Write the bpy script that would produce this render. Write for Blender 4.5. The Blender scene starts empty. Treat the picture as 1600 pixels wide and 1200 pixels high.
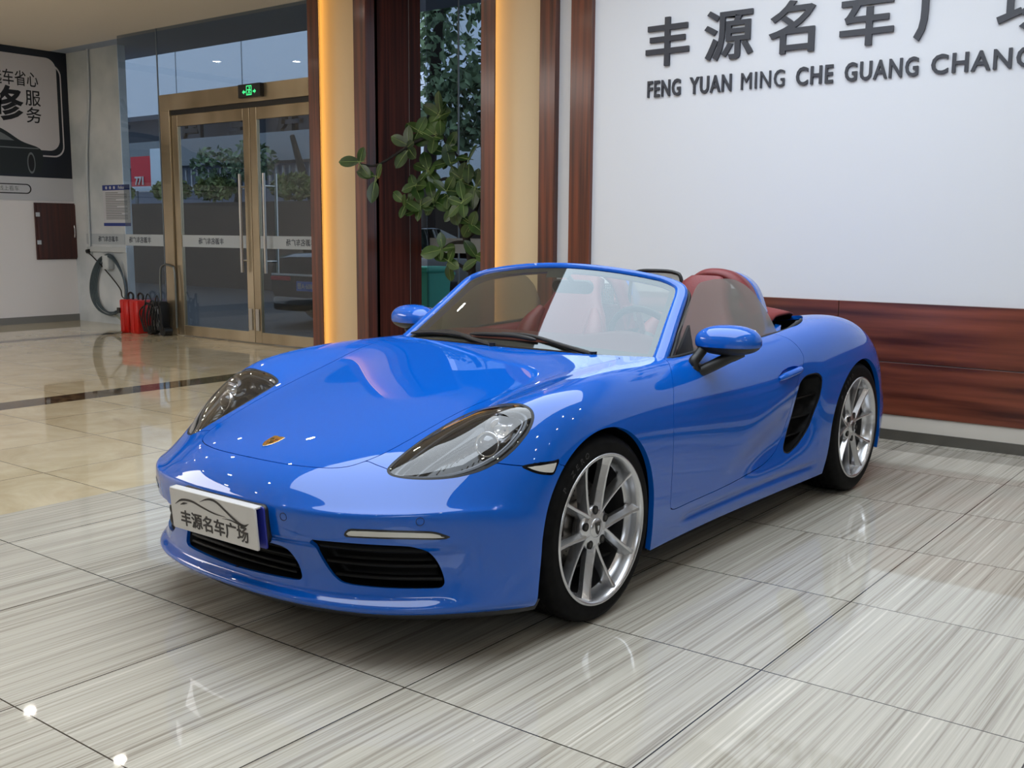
import bpy, math, random
import numpy as np
from mathutils import Matrix, Vector
random.seed(7); RNG = np.random.default_rng(7)
SC = bpy.context.scene
COL = SC.collection

# ------------------------------------------------------------------ camera
F_PX, PITCH, ROLL, YAW, CAM_H = 1641.8, 0.1441, 0.0068, 0.6550, 1.3721
def make_camera():
    cy, sy = math.cos(YAW), math.sin(YAW)
    fwd = Vector((-sy*math.cos(PITCH), cy*math.cos(PITCH), -math.sin(PITCH)))
    right = Vector((cy, sy, 0)); up = right.cross(fwd)
    c, s = math.cos(ROLL), math.sin(ROLL)
    r2 = right*c + up*s; u2 = up*c - right*s
    cam = bpy.data.cameras.new('camera'); o = bpy.data.objects.new('camera', cam); COL.objects.link(o)
    o.matrix_world = Matrix(((r2.x, u2.x, -fwd.x, 0), (r2.y, u2.y, -fwd.y, 0), (r2.z, u2.z, -fwd.z, CAM_H), (0, 0, 0, 1)))
    cam.sensor_fit = 'HORIZONTAL'; cam.sensor_width = 36; cam.lens = F_PX*36/1600
    cam.clip_start = 0.05; cam.clip_end = 300
    SC.camera = o
make_camera()

# ------------------------------------------------------------------ world (overcast daylight outside the glass) and exposure
W = bpy.data.worlds.new('overcast_sky'); W.use_nodes = True; SC.world = W
bg = W.node_tree.nodes['Background']; bg.inputs['Color'].default_value = (0.72, 0.84, 1.0, 1); bg.inputs['Strength'].default_value = 1.3
SC.view_settings.view_transform = 'Standard'; SC.view_settings.look = 'None'
SC.view_settings.exposure = 0.0; SC.view_settings.gamma = 1.0; SC.view_settings.use_curve_mapping = False

# ------------------------------------------------------------------ materials
def lin(r, g, b):
    f = lambda c: (c/255/12.92) if c/255 <= .04045 else ((c/255+.055)/1.055)**2.4
    return (f(r), f(g), f(b), 1)
def mat(name, col, rough=.5, metal=0, coat=0, spec=.5, emit=None, estr=0, coat_rough=.03, sheen=0):
    m = bpy.data.materials.new(name); m.use_nodes = True
    b = m.node_tree.nodes['Principled BSDF']
    b.inputs['Base Color'].default_value = col if len(col) == 4 else (*col, 1)
    b.inputs['Roughness'].default_value = rough; b.inputs['Metallic'].default_value = metal
    b.inputs['Coat Weight'].default_value = coat; b.inputs['Coat Roughness'].default_value = coat_rough
    b.inputs['Specular IOR Level'].default_value = spec
    if sheen: b.inputs['Sheen Weight'].default_value = sheen
    if emit: b.inputs['Emission Color'].default_value = emit; b.inputs['Emission Strength'].default_value = estr
    return m
def N_(m): return m.node_tree.nodes, m.node_tree.links, m.node_tree.nodes['Principled BSDF']
def noise_var(m, scale, c1, c2, stretch=(1, 1, 1), detail=4, coords='Object', rough_amp=0, bump=0, pos=(.35, .65)):
    """colour variation from stretched noise between c1 and c2 (linear rgba)"""
    n, l, b = N_(m)
    tc = n.new('ShaderNodeTexCoord'); mp = n.new('ShaderNodeMapping'); mp.inputs['Scale'].default_value = stretch
    nz = n.new('ShaderNodeTexNoise'); nz.inputs['Scale'].default_value = scale; nz.inputs['Detail'].default_value = detail
    cr = n.new('ShaderNodeValToRGB'); cr.color_ramp.elements[0].color = c1; cr.color_ramp.elements[1].color = c2
    cr.color_ramp.elements[0].position = pos[0]; cr.color_ramp.elements[1].position = pos[1]
    l.new(tc.outputs[coords], mp.inputs['Vector']); l.new(mp.outputs['Vector'], nz.inputs['Vector'])
    l.new(nz.outputs['Fac'], cr.inputs['Fac']); l.new(cr.outputs['Color'], b.inputs['Base Color'])
    if bump:
        bp = n.new('ShaderNodeBump'); bp.inputs['Strength'].default_value = bump; bp.inputs['Distance'].default_value = .01
        l.new(nz.outputs['Fac'], bp.inputs['Height']); l.new(bp.outputs['Normal'], b.inputs['Normal'])
    return m
def thin_glass(name, tint=(1, 1, 1, 1), refl=1.9, ior=1.5, rough=0.0, haze=None, gcol=(1, 1, 1, 1)):
    m = bpy.data.materials.new(name); m.use_nodes = True
    n, l = m.node_tree.nodes, m.node_tree.links; n.clear()
    out = n.new('ShaderNodeOutputMaterial'); mx = n.new('ShaderNodeMixShader'); tr = n.new('ShaderNodeBsdfTransparent')
    gl = n.new('ShaderNodeBsdfGlossy'); fr = n.new('ShaderNodeLayerWeight'); mu = n.new('ShaderNodeMath')
    tr.inputs['Color'].default_value = tint; gl.inputs['Roughness'].default_value = rough; gl.inputs['Color'].default_value = gcol
    # Schlick reflectance from the facing angle (same from both sides of the sheet)
    f0 = ((ior-1)/(ior+1))**2; fr.inputs['Blend'].default_value = .5
    pw = n.new('ShaderNodeMath'); pw.operation = 'POWER'; pw.inputs[1].default_value = 5; l.new(fr.outputs['Facing'], pw.inputs[0])
    sc = n.new('ShaderNodeMath'); sc.operation = 'MULTIPLY_ADD'; sc.inputs[1].default_value = 1-f0; sc.inputs[2].default_value = f0; l.new(pw.outputs[0], sc.inputs[0])
    mu.operation = 'MULTIPLY'; mu.inputs[1].default_value = refl; mu.use_clamp = True
    l.new(sc.outputs[0], mu.inputs[0]); l.new(mu.outputs[0], mx.inputs[0]); l.new(tr.outputs[0], mx.inputs[1]); l.new(gl.outputs[0], mx.inputs[2])
    if haze:
        df = n.new('ShaderNodeBsdfDiffuse'); df.inputs['Color'].default_value = haze[0]
        m2 = n.new('ShaderNodeMixShader'); m2.inputs[0].default_value = haze[1]
        l.new(mx.outputs[0], m2.inputs[1]); l.new(df.outputs[0], m2.inputs[2]); l.new(m2.outputs[0], out.inputs[0])
    else: l.new(mx.outputs[0], out.inputs[0])
    return m
def emit(name, col, s):
    m = bpy.data.materials.new(name); m.use_nodes = True
    n, l = m.node_tree.nodes, m.node_tree.links; n.clear()
    out = n.new('ShaderNodeOutputMaterial'); e = n.new('ShaderNodeEmission')
    e.inputs['Color'].default_value = col; e.inputs['Strength'].default_value = s; l.new(e.outputs[0], out.inputs[0])
    return m

# ------------------------------------------------------------------ object helpers
def link(name, me, parent=None, loc=None):
    o = bpy.data.objects.new(name, me); COL.objects.link(o)
    if parent: o.parent = parent
    if loc: o.location = loc
    return o
def tag(o, label=None, cat=None, group=None, kind=None):
    if label: o['label'] = label
    if cat: o['category'] = cat
    if group: o['group'] = group
    if kind: o['kind'] = kind
    return o
def empty(name, loc=(0, 0, 0), rz=0, parent=None):
    o = bpy.data.objects.new(name, None); COL.objects.link(o); o.location = loc; o.rotation_euler = (0, 0, rz)
    o.empty_display_size = .1
    if parent: o.parent = parent
    return o
def children(o): return [c for c in bpy.data.objects if c.parent == o]
def copy_tree(o, parent=None):
    c = o.copy(); COL.objects.link(c)
    if parent: c.parent = parent
    for ch in children(o): copy_tree(ch, c)
    return c

class MB:
    """collects shapes; build() links them as one mesh object"""
    def __init__(s): s.v = []; s.f = []; s.m = []; s.sm = []
    def add(s, verts, faces, mi=0, smooth=True, M=None):
        k = len(s.v); verts = np.asarray(verts, float).reshape(-1, 3)
        if M is not None: verts = verts @ np.asarray(M)[:3, :3].T + np.asarray(M)[:3, 3]
        s.v += [tuple(p) for p in verts]; s.f += [tuple(int(i)+k for i in f) for f in faces]
        s.m += [mi]*len(faces); s.sm += [smooth]*len(faces); return s
    def box(s, a, b, mi=0, M=None):
        x0, y0, z0 = a; x1, y1, z1 = b
        v = [(x0,y0,z0),(x1,y0,z0),(x1,y1,z0),(x0,y1,z0),(x0,y0,z1),(x1,y0,z1),(x1,y1,z1),(x0,y1,z1)]
        return s.add(v, [(0,3,2,1),(4,5,6,7),(0,1,5,4),(1,2,6,5),(2,3,7,6),(3,0,4,7)], mi, False, M)
    def rbox(s, a, b, r, seg=3, mi=0, M=None, axis=2):
        """box with rounded vertical edges (profile rounded in the plane across axis) and small chamfers at the ends"""
        ax = [i for i in range(3) if i != axis]
        a = np.array(a, float); b = np.array(b, float); c = (a+b)/2; h = (b-a)/2
        prof = rrect(h[ax[0]], h[ax[1]], r, seg)
        ch = min(r*.5, h[axis]*.5); rings = []
        for zz, ins in ((-h[axis], ch), (-h[axis]+ch, 0), (h[axis]-ch, 0), (h[axis], ch)):
            sc0 = (h[ax[0]]-ins)/h[ax[0]]; sc1 = (h[ax[1]]-ins)/h[ax[1]]
            p = np.zeros((len(prof), 3)); p[:, ax[0]] = prof[:, 0]*sc0+c[ax[0]]; p[:, ax[1]] = prof[:, 1]*sc1+c[ax[1]]; p[:, axis] = zz+c[axis]; rings.append(p)
        if axis == 1: rings = rings[::-1]
        return s.loft(rings, True, True, mi, M=M)
    def loft(s, rings, closed=True, caps=True, mi=0, smooth=True, M=None):
        n = len(rings[0]); v = np.concatenate(rings); f = []
        for i in range(len(rings)-1):
            for j in range(n if closed else n-1):
                j2 = (j+1) % n; f.append((i*n+j, i*n+j2, (i+1)*n+j2, (i+1)*n+j))
        s.add(v, f, mi, smooth, M)
        if caps and closed:
            s.add(rings[0], [tuple(range(n))[::-1]], mi, False, M); s.add(rings[-1], [tuple(range(n))], mi, False, M)
        return s
    def tube(s, path, r, n=10, mi=0, closed=False, caps=True, M=None):
        path = np.asarray(path, float); K = len(path); r = np.broadcast_to(np.asarray(r, float), (K,))
        T = np.gradient(path, axis=0) if not closed else np.roll(path, -1, 0)-np.roll(path, 1, 0)
        T /= np.linalg.norm(T, axis=1, keepdims=True)+1e-12
        ref = np.array([0, 0, 1.]) if abs(T[0][2]) < .9 else np.array([1., 0, 0])
        u = np.cross(T[0], ref); u /= np.linalg.norm(u); rings = []
        th = np.linspace(0, 2*np.pi, n, endpoint=False)
        for k in range(K):
            u = u - T[k]*(u@T[k]); u /= np.linalg.norm(u)+1e-12; w = np.cross(T[k], u)
            rings.append(path[k]+r[k]*(np.cos(th)[:, None]*u+np.sin(th)[:, None]*w))
        if closed: rings.append(rings[0])
        return s.loft(rings, True, caps and not closed, mi, M=M)
    def cyl(s, p, q, r, n=24, mi=0, r2=None, M=None):
        return s.tube([p, q], [r, r if r2 is None else r2], n, mi, M=M)
    def lathe(s, prof, n=48, axis='y', mi=0, M=None, closed=False, a0=0, a1=2*math.pi):
        """prof: list of (radius, height along axis)"""
        full = abs(a1-a0-2*math.pi) < 1e-6
        th = np.linspace(a0, a1, n, endpoint=not full); rings = []
        for r, h in prof:
            c, sn = r*np.cos(th), r*np.sin(th); hh = np.full(n, h)
            rings.append(np.stack({'y': (c, hh, sn), 'z': (c, sn, hh), 'x': (hh, c, sn)}[axis], 1))
        if axis == 'y': rings = [k[::-1] for k in rings]
        if closed: rings.append(rings[0])
        return s.loft(rings, full, False, mi, M=M)
    def ell(s, c, r, nu=24, nv=14, mi=0, M=None, p=1.0):
        rings = []
        for i in range(nv+1):
            a = -math.pi/2+math.pi*i/nv; ca, sa = max(math.cos(a), 1e-3), math.sin(a)
            th = np.linspace(0, 2*np.pi, nu, endpoint=False)
            f = lambda t: np.sign(t)*np.abs(t)**p
            rings.append(np.stack([c[0]+r[0]*ca**p*f(np.cos(th)), c[1]+r[1]*ca**p*f(np.sin(th)), np.full(nu, c[2]+r[2]*np.sign(sa)*abs(sa)**p)], 1))
        return s.loft(rings, True, True, mi, M=M)
    def grid(s, P, mi=0, smooth=True, M=None, flip=False):
        a, b = P.shape[:2]
        f = [(i*b+j, (i+1)*b+j, (i+1)*b+j+1, i*b+j+1) for i in range(a-1) for j in range(b-1)]
        if flip: f = [k[::-1] for k in f]
        return s.add(P.reshape(-1, 3), f, mi, smooth, M)
    def prism(s, poly, n, d, mi=0, M=None):
        """poly: Nx3 planar outline, extruded along n by d"""
        p = np.asarray(poly, float); q = p+np.asarray(n, float)*d; k = len(p)
        s.add(np.concatenate([p, q]), [tuple(range(k))[::-1], tuple(range(k, 2*k))]+[(i, (i+1) % k, (i+1) % k+k, i+k) for i in range(k)], mi, False, M); return s
    def build(s, name, mats, parent=None, loc=None, bevel=0, solid=0, recalc=True, autosmooth=None):
        me = bpy.data.meshes.new(name); me.from_pydata(s.v, [], s.f)
        mats = mats if isinstance(mats, (list, tuple)) else [mats]
        for m in mats: me.materials.append(m)
        me.polygons.foreach_set('material_index', s.m); me.polygons.foreach_set('use_smooth', s.sm); me.update()
        if recalc:
            import bmesh
            bm = bmesh.new(); bm.from_mesh(me); bmesh.ops.recalc_face_normals(bm, faces=bm.faces); bm.to_mesh(me); bm.free()
        if autosmooth: me.set_sharp_from_angle(angle=math.radians(autosmooth))
        o = link(name, me, parent, loc)
        if solid: md = o.modifiers.new('solid', 'SOLIDIFY'); md.thickness = solid; md.offset = 0
        if bevel:
            md = o.modifiers.new('bevel', 'BEVEL'); md.width = bevel; md.segments = 2; md.limit_method = 'ANGLE'; md.angle_limit = math.radians(40)
        return o
def rrect(hx, hy, r, seg=4):
    r = min(r, hx, hy); pts = []
    for cx, cy, a in ((hx-r, hy-r, 0), (-hx+r, hy-r, 90), (-hx+r, -hy+r, 180), (hx-r, -hy+r, 270)):
        for k in range(seg+1):
            t = math.radians(a+90*k/seg); pts.append((cx+r*math.cos(t), cy+r*math.sin(t)))
    return np.array(pts)
def crom(pts, n=8, closed=False):
    P = np.asarray(pts, float); K = len(P); out = []
    for i in range(K if closed else K-1):
        g = (lambda k: P[k % K]) if closed else (lambda k: P[min(max(k, 0), K-1)] if 0 <= k < K else (2*P[0]-P[1] if k < 0 else 2*P[-1]-P[-2]))
        a, b, c, d = g(i-1), g(i), g(i+1), g(i+2)
        for t in np.linspace(0, 1, n, endpoint=False):
            out.append(.5*(2*b+(c-a)*t+(2*a-5*b+4*c-d)*t*t+(3*b-3*c+d-a)*t**3))
    if not closed: out.append(P[-1])
    return np.array(out)
def text_obj(name, body, size, mat_, M, extrude=.004, bold=0, parent=None, align='LEFT', space=1, mirror=False, shear=0, xs=1):
    cu = bpy.data.curves.new(name, 'FONT'); cu.body = body; cu.size = size; cu.extrude = extrude; cu.offset = bold
    cu.align_x = align; cu.space_character = space; cu.resolution_u = 3; cu.shear = shear
    t = bpy.data.objects.new(name+'_tmp', cu); COL.objects.link(t)
    bpy.context.view_layer.update()
    me = bpy.data.meshes.new_from_object(t.evaluated_get(bpy.context.evaluated_depsgraph_get()))
    bpy.data.objects.remove(t); bpy.data.curves.remove(cu)
    me.name = name; me.materials.clear(); me.materials.append(mat_)
    Mt = Matrix(M)
    Mt = Mt @ Matrix.Scale(xs, 4, (1, 0, 0))
    if mirror: Mt = Mt @ Matrix.Scale(-1, 4, (1, 0, 0))
    me.transform(Mt)
    if mirror: me.flip_normals()
    o = link(name, me, parent); return o
def frame(o, x, y):
    """4x4 with local X along x and local Y along y"""
    x = Vector(x).normalized(); y = Vector(y).normalized(); z = x.cross(y)
    return Matrix(((x.x, y.x, z.x, o[0]), (x.y, y.y, z.y, o[1]), (x.z, y.z, z.z, o[2]), (0, 0, 0, 1)))

# ------------------------------------------------------------------ big lights
CEIL = 3.9
M_PANEL = emit('luminous_ceiling', (0.84, 0.92, 1.0, 1), 4.2)
M_PANEL_DIM = emit('luminous_ceiling_soft', (0.95, 0.97, 1.0, 1), 2.0)
M_SPOT = emit('downlight_glow', (1.0, 0.93, 0.82, 1), 110.0)
M_WHITE = mat('white_paint', lin(214, 214, 216), .6)
M_METAL = mat('brushed_steel', lin(200, 198, 195), .28, 1)
M_CHROME = mat('chrome', lin(225, 225, 228), .08, 1)
M_BLACK = mat('black_plastic', lin(22, 22, 23), .45)
M_BLACKG = mat('gloss_black', lin(10, 10, 11), .08)
def ceiling_light(x0, x1, y0, y1, m, label, z=CEIL):
    t = empty('ceiling_light', ((x0+x1)/2, (y0+y1)/2, z)); hx, hy = (x1-x0)/2, (y1-y0)/2
    MB().box((-hx, -hy, -.012), (hx, hy, -.004)).build('diffuser', m, t)
    f = MB()
    for a, b in (((-hx-.05, -hy-.05), (hx+.05, -hy)), ((-hx-.05, hy), (hx+.05, hy+.05)), ((-hx-.05, -hy), (-hx, hy)), ((hx, -hy), (hx+.05, hy))):
        f.box((*a, -.03), (*b, 0))
    f.build('frame', M_WHITE, t)
    tag(t, label, 'ceiling light'); return t
ceiling_light(-4.6, -0.6, .8, 6.1, M_PANEL, 'large luminous ceiling panel directly above the blue convertible')
ceiling_light(-13.4, -9.4, -3.2, .9, emit('fill_panel_left', (1.0, .96, .92, 1), 7.5), 'added unseen fill light panel over the far left bay')  # added out of view to brighten the left wall, ceiling and floor
ceiling_light(2.6, 5.8, -6.5, -2.5, M_PANEL, 'added unseen fill light panel over the bay behind the camera')  # added fill panel, out of view, lifting the right side of the room

# ------------------------------------------------------------------ floor
def grid_lines(m, x0, y0, step, w):
    """mask (1 on a joint) of a square tile grid in world coordinates"""
    n, l, b = N_(m)
    tc = n.new('ShaderNodeTexCoord'); sp = n.new('ShaderNodeSeparateXYZ'); l.new(tc.outputs['Object'], sp.inputs[0]); outs = []; cells = []
    for ax, o in (('X', x0), ('Y', y0)):
        a = n.new('ShaderNodeMath'); a.operation = 'SUBTRACT'; a.inputs[1].default_value = o; l.new(sp.outputs[ax], a.inputs[0])
        d = n.new('ShaderNodeMath'); d.operation = 'DIVIDE'; d.inputs[1].default_value = step; l.new(a.outputs[0], d.inputs[0])
        r = n.new('ShaderNodeMath'); r.operation = 'ROUND'; l.new(d.outputs[0], r.inputs[0])
        s = n.new('ShaderNodeMath'); s.operation = 'SUBTRACT'; l.new(d.outputs[0], s.inputs[0]); l.new(r.outputs[0], s.inputs[1])
        ab = n.new('ShaderNodeMath'); ab.operation = 'ABSOLUTE'; l.new(s.outputs[0], ab.inputs[0])
        lt = n.new('ShaderNodeMath'); lt.operation = 'LESS_THAN'; lt.inputs[1].default_value = w/step/2; l.new(ab.outputs[0], lt.inputs[0]); outs.append(lt)
        fl = n.new('ShaderNodeMath'); fl.operation = 'FLOOR'; l.new(d.outputs[0], fl.inputs[0]); cells.append(fl)
    mx = n.new('ShaderNodeMath'); mx.operation = 'MAXIMUM'; l.new(outs[0].outputs[0], mx.inputs[0]); l.new(outs[1].outputs[0], mx.inputs[1])
    cb = n.new('ShaderNodeCombineXYZ'); l.new(cells[0].outputs[0], cb.inputs[0]); l.new(cells[1].outputs[0], cb.inputs[1])
    wn = n.new('ShaderNodeTexWhiteNoise'); wn.noise_dimensions = '3D'; l.new(cb.outputs[0], wn.inputs['Vector'])
    return mx, wn, tc
def tile_floor(name, stops, joint, x0, y0, step, w, stretch, scale, rough, off=9.0, dist=0.6, fine=3.0, mixf=.0):
    m = mat(name, (1, 1, 1), rough); n, l, b = N_(m)
    mx, wn, tc = grid_lines(m, x0, y0, step, w)
    mp = n.new('ShaderNodeMapping'); mp.inputs['Scale'].default_value = stretch; l.new(tc.outputs['Object'], mp.inputs['Vector'])
    ad = n.new('ShaderNodeVectorMath'); ad.operation = 'MULTIPLY_ADD'; ad.inputs[1].default_value = (off, off, off); l.new(wn.outputs['Color'], ad.inputs[0]); l.new(mp.outputs['Vector'], ad.inputs[2])
    nz = n.new('ShaderNodeTexNoise'); nz.inputs['Scale'].default_value = scale; nz.inputs['Detail'].default_value = 7; nz.inputs['Roughness'].default_value = .68; nz.inputs['Distortion'].default_value = dist
    l.new(ad.outputs[0], nz.inputs['Vector'])
    cr = n.new('ShaderNodeValToRGB'); e = cr.color_ramp.elements
    for i, (p, c) in enumerate(stops):
        k = e[i] if i < 2 else e.new(p); k.position = p; k.color = c
    n2 = n.new('ShaderNodeTexNoise'); n2.inputs['Scale'].default_value = scale*fine; n2.inputs['Detail'].default_value = 5; n2.inputs['Distortion'].default_value = .2; n2.inputs['Roughness'].default_value = .6
    l.new(ad.outputs[0], n2.inputs['Vector']); av = n.new('ShaderNodeMath'); av.operation = 'MULTIPLY_ADD'; av.inputs[1].default_value = mixf; l.new(n2.outputs['Fac'], av.inputs[0])
    sc_ = n.new('ShaderNodeMath'); sc_.operation = 'MULTIPLY'; sc_.inputs[1].default_value = 1-mixf; l.new(nz.outputs['Fac'], sc_.inputs[0]); l.new(sc_.outputs[0], av.inputs[2])
    l.new(av.outputs[0], cr.inputs['Fac'])
    mi = n.new('ShaderNodeMix'); mi.data_type = 'RGBA'; mi.inputs['B'].default_value = joint
    l.new(mx.outputs[0], mi.inputs['Factor']); l.new(cr.outputs['Color'], mi.inputs['A']); l.new(mi.outputs['Result'], b.inputs['Base Color'])
    return m
M_FLOOR = tile_floor('grey_wood_vein_marble', [(.33, lin(128, 121, 110)), (.67, lin(220, 215, 203)), (.43, lin(165, 159, 147)), (.5, lin(185, 180, 168)), (.57, lin(191, 186, 174))], lin(60, 56, 50), -1.2994, 2.9997, .7961, .005, (1, .008, 1), 12, .03, dist=.2, fine=8.0, mixf=.62)
M_BEIGE = tile_floor('beige_polished_marble', [(.3, lin(190, 174, 142)), (.7, lin(216, 204, 176))], lin(120, 105, 85), -6.45, 3.0, .8, .006, (1, 1, 1), 2.4, .035, 3)
M_STRIP = noise_var(mat('dark_marble_border', (1, 1, 1), .04), 14, lin(28, 22, 16), lin(110, 88, 60), detail=8)
XB = -4.96
tag(MB().box((XB, -7.5, -.1), (7.5, 8.4, 0)).build('floor', M_FLOOR), kind='structure')
fb = MB()
fb.box((-7.88, -7.5, -.1), (XB, 8.4, 0)); fb.box((-12.55, -7.5, -.1), (-8.22, 8.4, 0)); fb.box((-15, -7.5, -.1), (-12.8, 8.7, 0))
tag(fb.build('floor', M_BEIGE), kind='structure')
for i, (a, c) in enumerate(((-8.22, -7.88), (-12.8, -12.55))):
    tag(MB().box((a, -7.5, -.1), (c, 8.4, 0)).build('trim_%d' % (i+1), M_STRIP), kind='structure')

# ------------------------------------------------------------------ walls and ceiling
M_CEIL = mat('ceiling_paint', lin(226, 219, 210), .8)
M_LOGOWALL = mat('logo_wall_panel', lin(217, 219, 224), .55)
M_LWALL = mat('left_wall_paint', lin(232, 230, 232), .6)
M_GREYB = mat('grey_skirting', lin(120, 120, 118), .4)
M_SOFFIT = mat('blue_grey_soffit', lin(150, 163, 186), .5)
M_BACKW = mat('showroom_back_wall', lin(170, 168, 165), .7)
def S(o): return tag(o, kind='structure')
S(MB().box((-15, -7.5, CEIL), (7.5, 8.35, CEIL+.15)).build('ceiling', M_CEIL))
S(MB().box((-15, 8.35, CEIL), (7.5, 9.45, CEIL+.12)).build('ceiling', M_SOFFIT))
S(MB().box((-15.05, -7.5, -.1), (-14.87, 8.6, CEIL+.12)).build('wall_left', M_LWALL))
S(MB().box((7.5, -7.5, -.1), (7.7, 8.4, CEIL)).build('wall_right', M_BACKW))
S(MB().box((-15.05, -7.7, -.1), (7.7, -7.5, CEIL)).build('wall_front', M_BACKW))
S(MB().box((-14.87, -7.5, 0), (-14.855, 8.6, .1)).build('baseboard_left', M_GREYB))
# painted panel beside the glass
M_PAINTP = noise_var(mat('white_painted_panel', (1, 1, 1), .35), 1.6, lin(186, 196, 204), lin(216, 222, 228), detail=3)
S(MB().box((-14.87, 8.6, -.02), (-13.55, 8.72, CEIL)).build('wall_back', M_PAINTP))
# logo wall
YL = 7.11
S(MB().box((-4.68, YL, .92), (7.5, YL+.18, CEIL)).build('wall_logo', M_LOGOWALL))
def wood(name, vertical, c1, c2, rough=.3, sc=9):
    m = mat(name, (1, 1, 1), rough, coat=.25, coat_rough=.12)
    noise_var(m, sc, c1, c2, (1, 1, .03) if vertical else (.06, 1, 1), 7, pos=(.32, .7)); return m
M_WOODV = wood('red_wood_vertical', True, lin(52, 20, 11), lin(118, 56, 30), sc=26)
M_WOODD = noise_var(mat('dark_wood_side', (1, 1, 1), .55, spec=.15), 22, lin(50, 21, 15), lin(98, 46, 32), (1, 1, .03), 7, pos=(.32, .7))
M_WOODH = wood('red_wood_horizontal', False, lin(62, 26, 18), lin(128, 68, 48), sc=14)
wn = MB(); 
for x0, x1 in ((-4.68, -2.62), (-2.616, -.2), (-.196, 2.2), (2.204, 4.6), (4.604, 7.5)):
    for z0, z1 in ((.17, .523), (.527, .92)): wn.box((x0, YL-.03, z0), (x1, YL+.17, z1))
S(wn.build('wall_logo_wainscot', M_WOODH, bevel=.002))
S(MB().box((-4.67, YL-.02, .07), (7.5, YL+.17, .17)).build('baseboard_logo', mat('pale_skirting', lin(196, 190, 180), .5)))
S(MB().box((-4.67, YL-.035, 0), (7.5, YL+.17, .07)).build('baseboard_logo_kick', mat('steel_kick', lin(120, 118, 112), .25, .8)))
S(MB().box((-4.87, YL-.04, 0), (-4.67, YL+.18, CEIL)).build('trim_3', M_WOODV, bevel=.003))
S(MB().box((-5.2, YL+.20, 0), (-4.6, YL+.40, CEIL)).build('wall_logo_return', M_LOGOWALL))

# ------------------------------------------------------------------ pillars with lit recesses
M_INLAY = mat('satin_inlay', lin(168, 158, 150), .4, .3); M_CREAM = mat('cream_panel', lin(208, 190, 158), .5)
M_LED = emit('warm_led', (1.0, .53, .12, 1), 4.0)
M_LED2 = emit('warm_led_soft', (1.0, .57, .17, 1), 3.6)
def pillar(x0, x1, y0, y1, led):
    t = empty('pillar', ((x0+x1)/2, (y0+y1)/2, 0)); cx, cy = (x0+x1)/2, (y0+y1)/2; hx = (x1-x0)/2; hy = (y1-y0)/2
    MB().box((-hx, -hy+.15, 0), (hx-.012, hy, CEIL)).build('core', M_WOODD, t)
    ws_ = MB().box((-hx, -hy, 0), (-hx+.02, -hy+.15, CEIL)); ws_.box((-hx+.02, -hy, 0), (-hx+.15, -hy+.014, CEIL)); ws_.build('wood_strip', M_WOODV, t)
    MB().box((hx-.16, -hy, 0), (hx, -hy+.15, CEIL)).build('wood_strip', M_WOODV, t, bevel=.003)
    MB().box((-hx+.02, -hy+.138, 0), (hx-.16, -hy+.149, CEIL)).build('cream_panel', M_CREAM, t)
    MB().box((-hx+.021, -hy+.022, .02), (-hx+.026, -hy+.128, CEIL-.02)).build('light_strip', led, t)
    s = MB(); ys = [-hy+.155, -hy+.13, hy-.17, hy]
    for a, b in zip(ys[:-1], ys[1:]): s.box((hx-.014, a+.006, 0), (hx, b-.006, CEIL))
    s.build('side_panel', M_WOODD, t)
    g = MB()
    for a in ys[1:-1]: g.box((hx-.014, a-.007, 0), (hx-.004, a+.007, CEIL))
    g.build('metal_inlay', M_INLAY, t)
    tag(t, kind='structure'); return t
pillar(-8.135, -7.335, 7.25, 8.02, M_LED)
pillar(-5.93, -5.145, 7.25, 8.02, M_LED2)

# ------------------------------------------------------------------ glazing, door
YG = 8.23; YP = 8.6
M_GLASS = thin_glass('showroom_glass', (.66, .70, .72, 1), 1.1)
M_FROST = mat('frosted_band', lin(176, 186, 196), .6)
M_FROSTTXT = mat('band_lettering', lin(70, 78, 92), .6)
M_BRONZE = noise_var(mat('champagne_steel', (1, 1, 1), .22, .7), 1.1, lin(156, 140, 114), lin(205, 190, 164), (1, 1, .5), 3)
M_SEAM = mat('glass_joint', lin(120, 130, 140), .3)
def pane(i, x0, x1, z0, z1, seams=()):
    o = S(MB().box((x0, YG-.005, z0), (x1, YG+.005, z1)).build('window_%d' % i, M_GLASS))
    for s in seams:
        MB().box((s-.006, YG-.008, z0), (s+.006, YG+.008, z1)).build('glass_joint', M_SEAM, o)
    return o
pane(1, -12.95, -12.07, 0, CEIL, (-12.08,)); pane(2, -12.06, -8.0, 3.07, CEIL, (-8.9,)); pane(3, -7.45, -5.0, 0, CEIL, (-7.02,)); pane(4, -8.24, -8.0, 0, 3.05)
def band(x0, x1, txts, y, parent=None, name='frosted_band'):
    b = MB().box((x0, y-.002, 1.15), (x1, y, 1.30)).build(name, M_FROST, parent)
    for x in txts:
        text_obj('lettering', '丰源名车广场', .085, M_FROSTTXT, frame((x, y-.004, 1.195), (1, 0, 0), (0, 0, 1)), .0008, .001, b, mirror=True)
    return b
tag(band(-14.55, -13.56, (-13.72,), YP-.006), 'pale lettered band stuck on the white painted panel', 'wall decal')
for a, b_, tx, lab in ((-12.95, -12.08, (-12.35,), 'frosted lettered band on the narrow left pane'), (-7.4, -6.0, (-5.9,), 'frosted lettered band on the pane behind the potted tree')):
    tag(band(a, b_, tx, YG-.012, name='frosted_band'), lab, 'window decal', kind=None)
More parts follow.
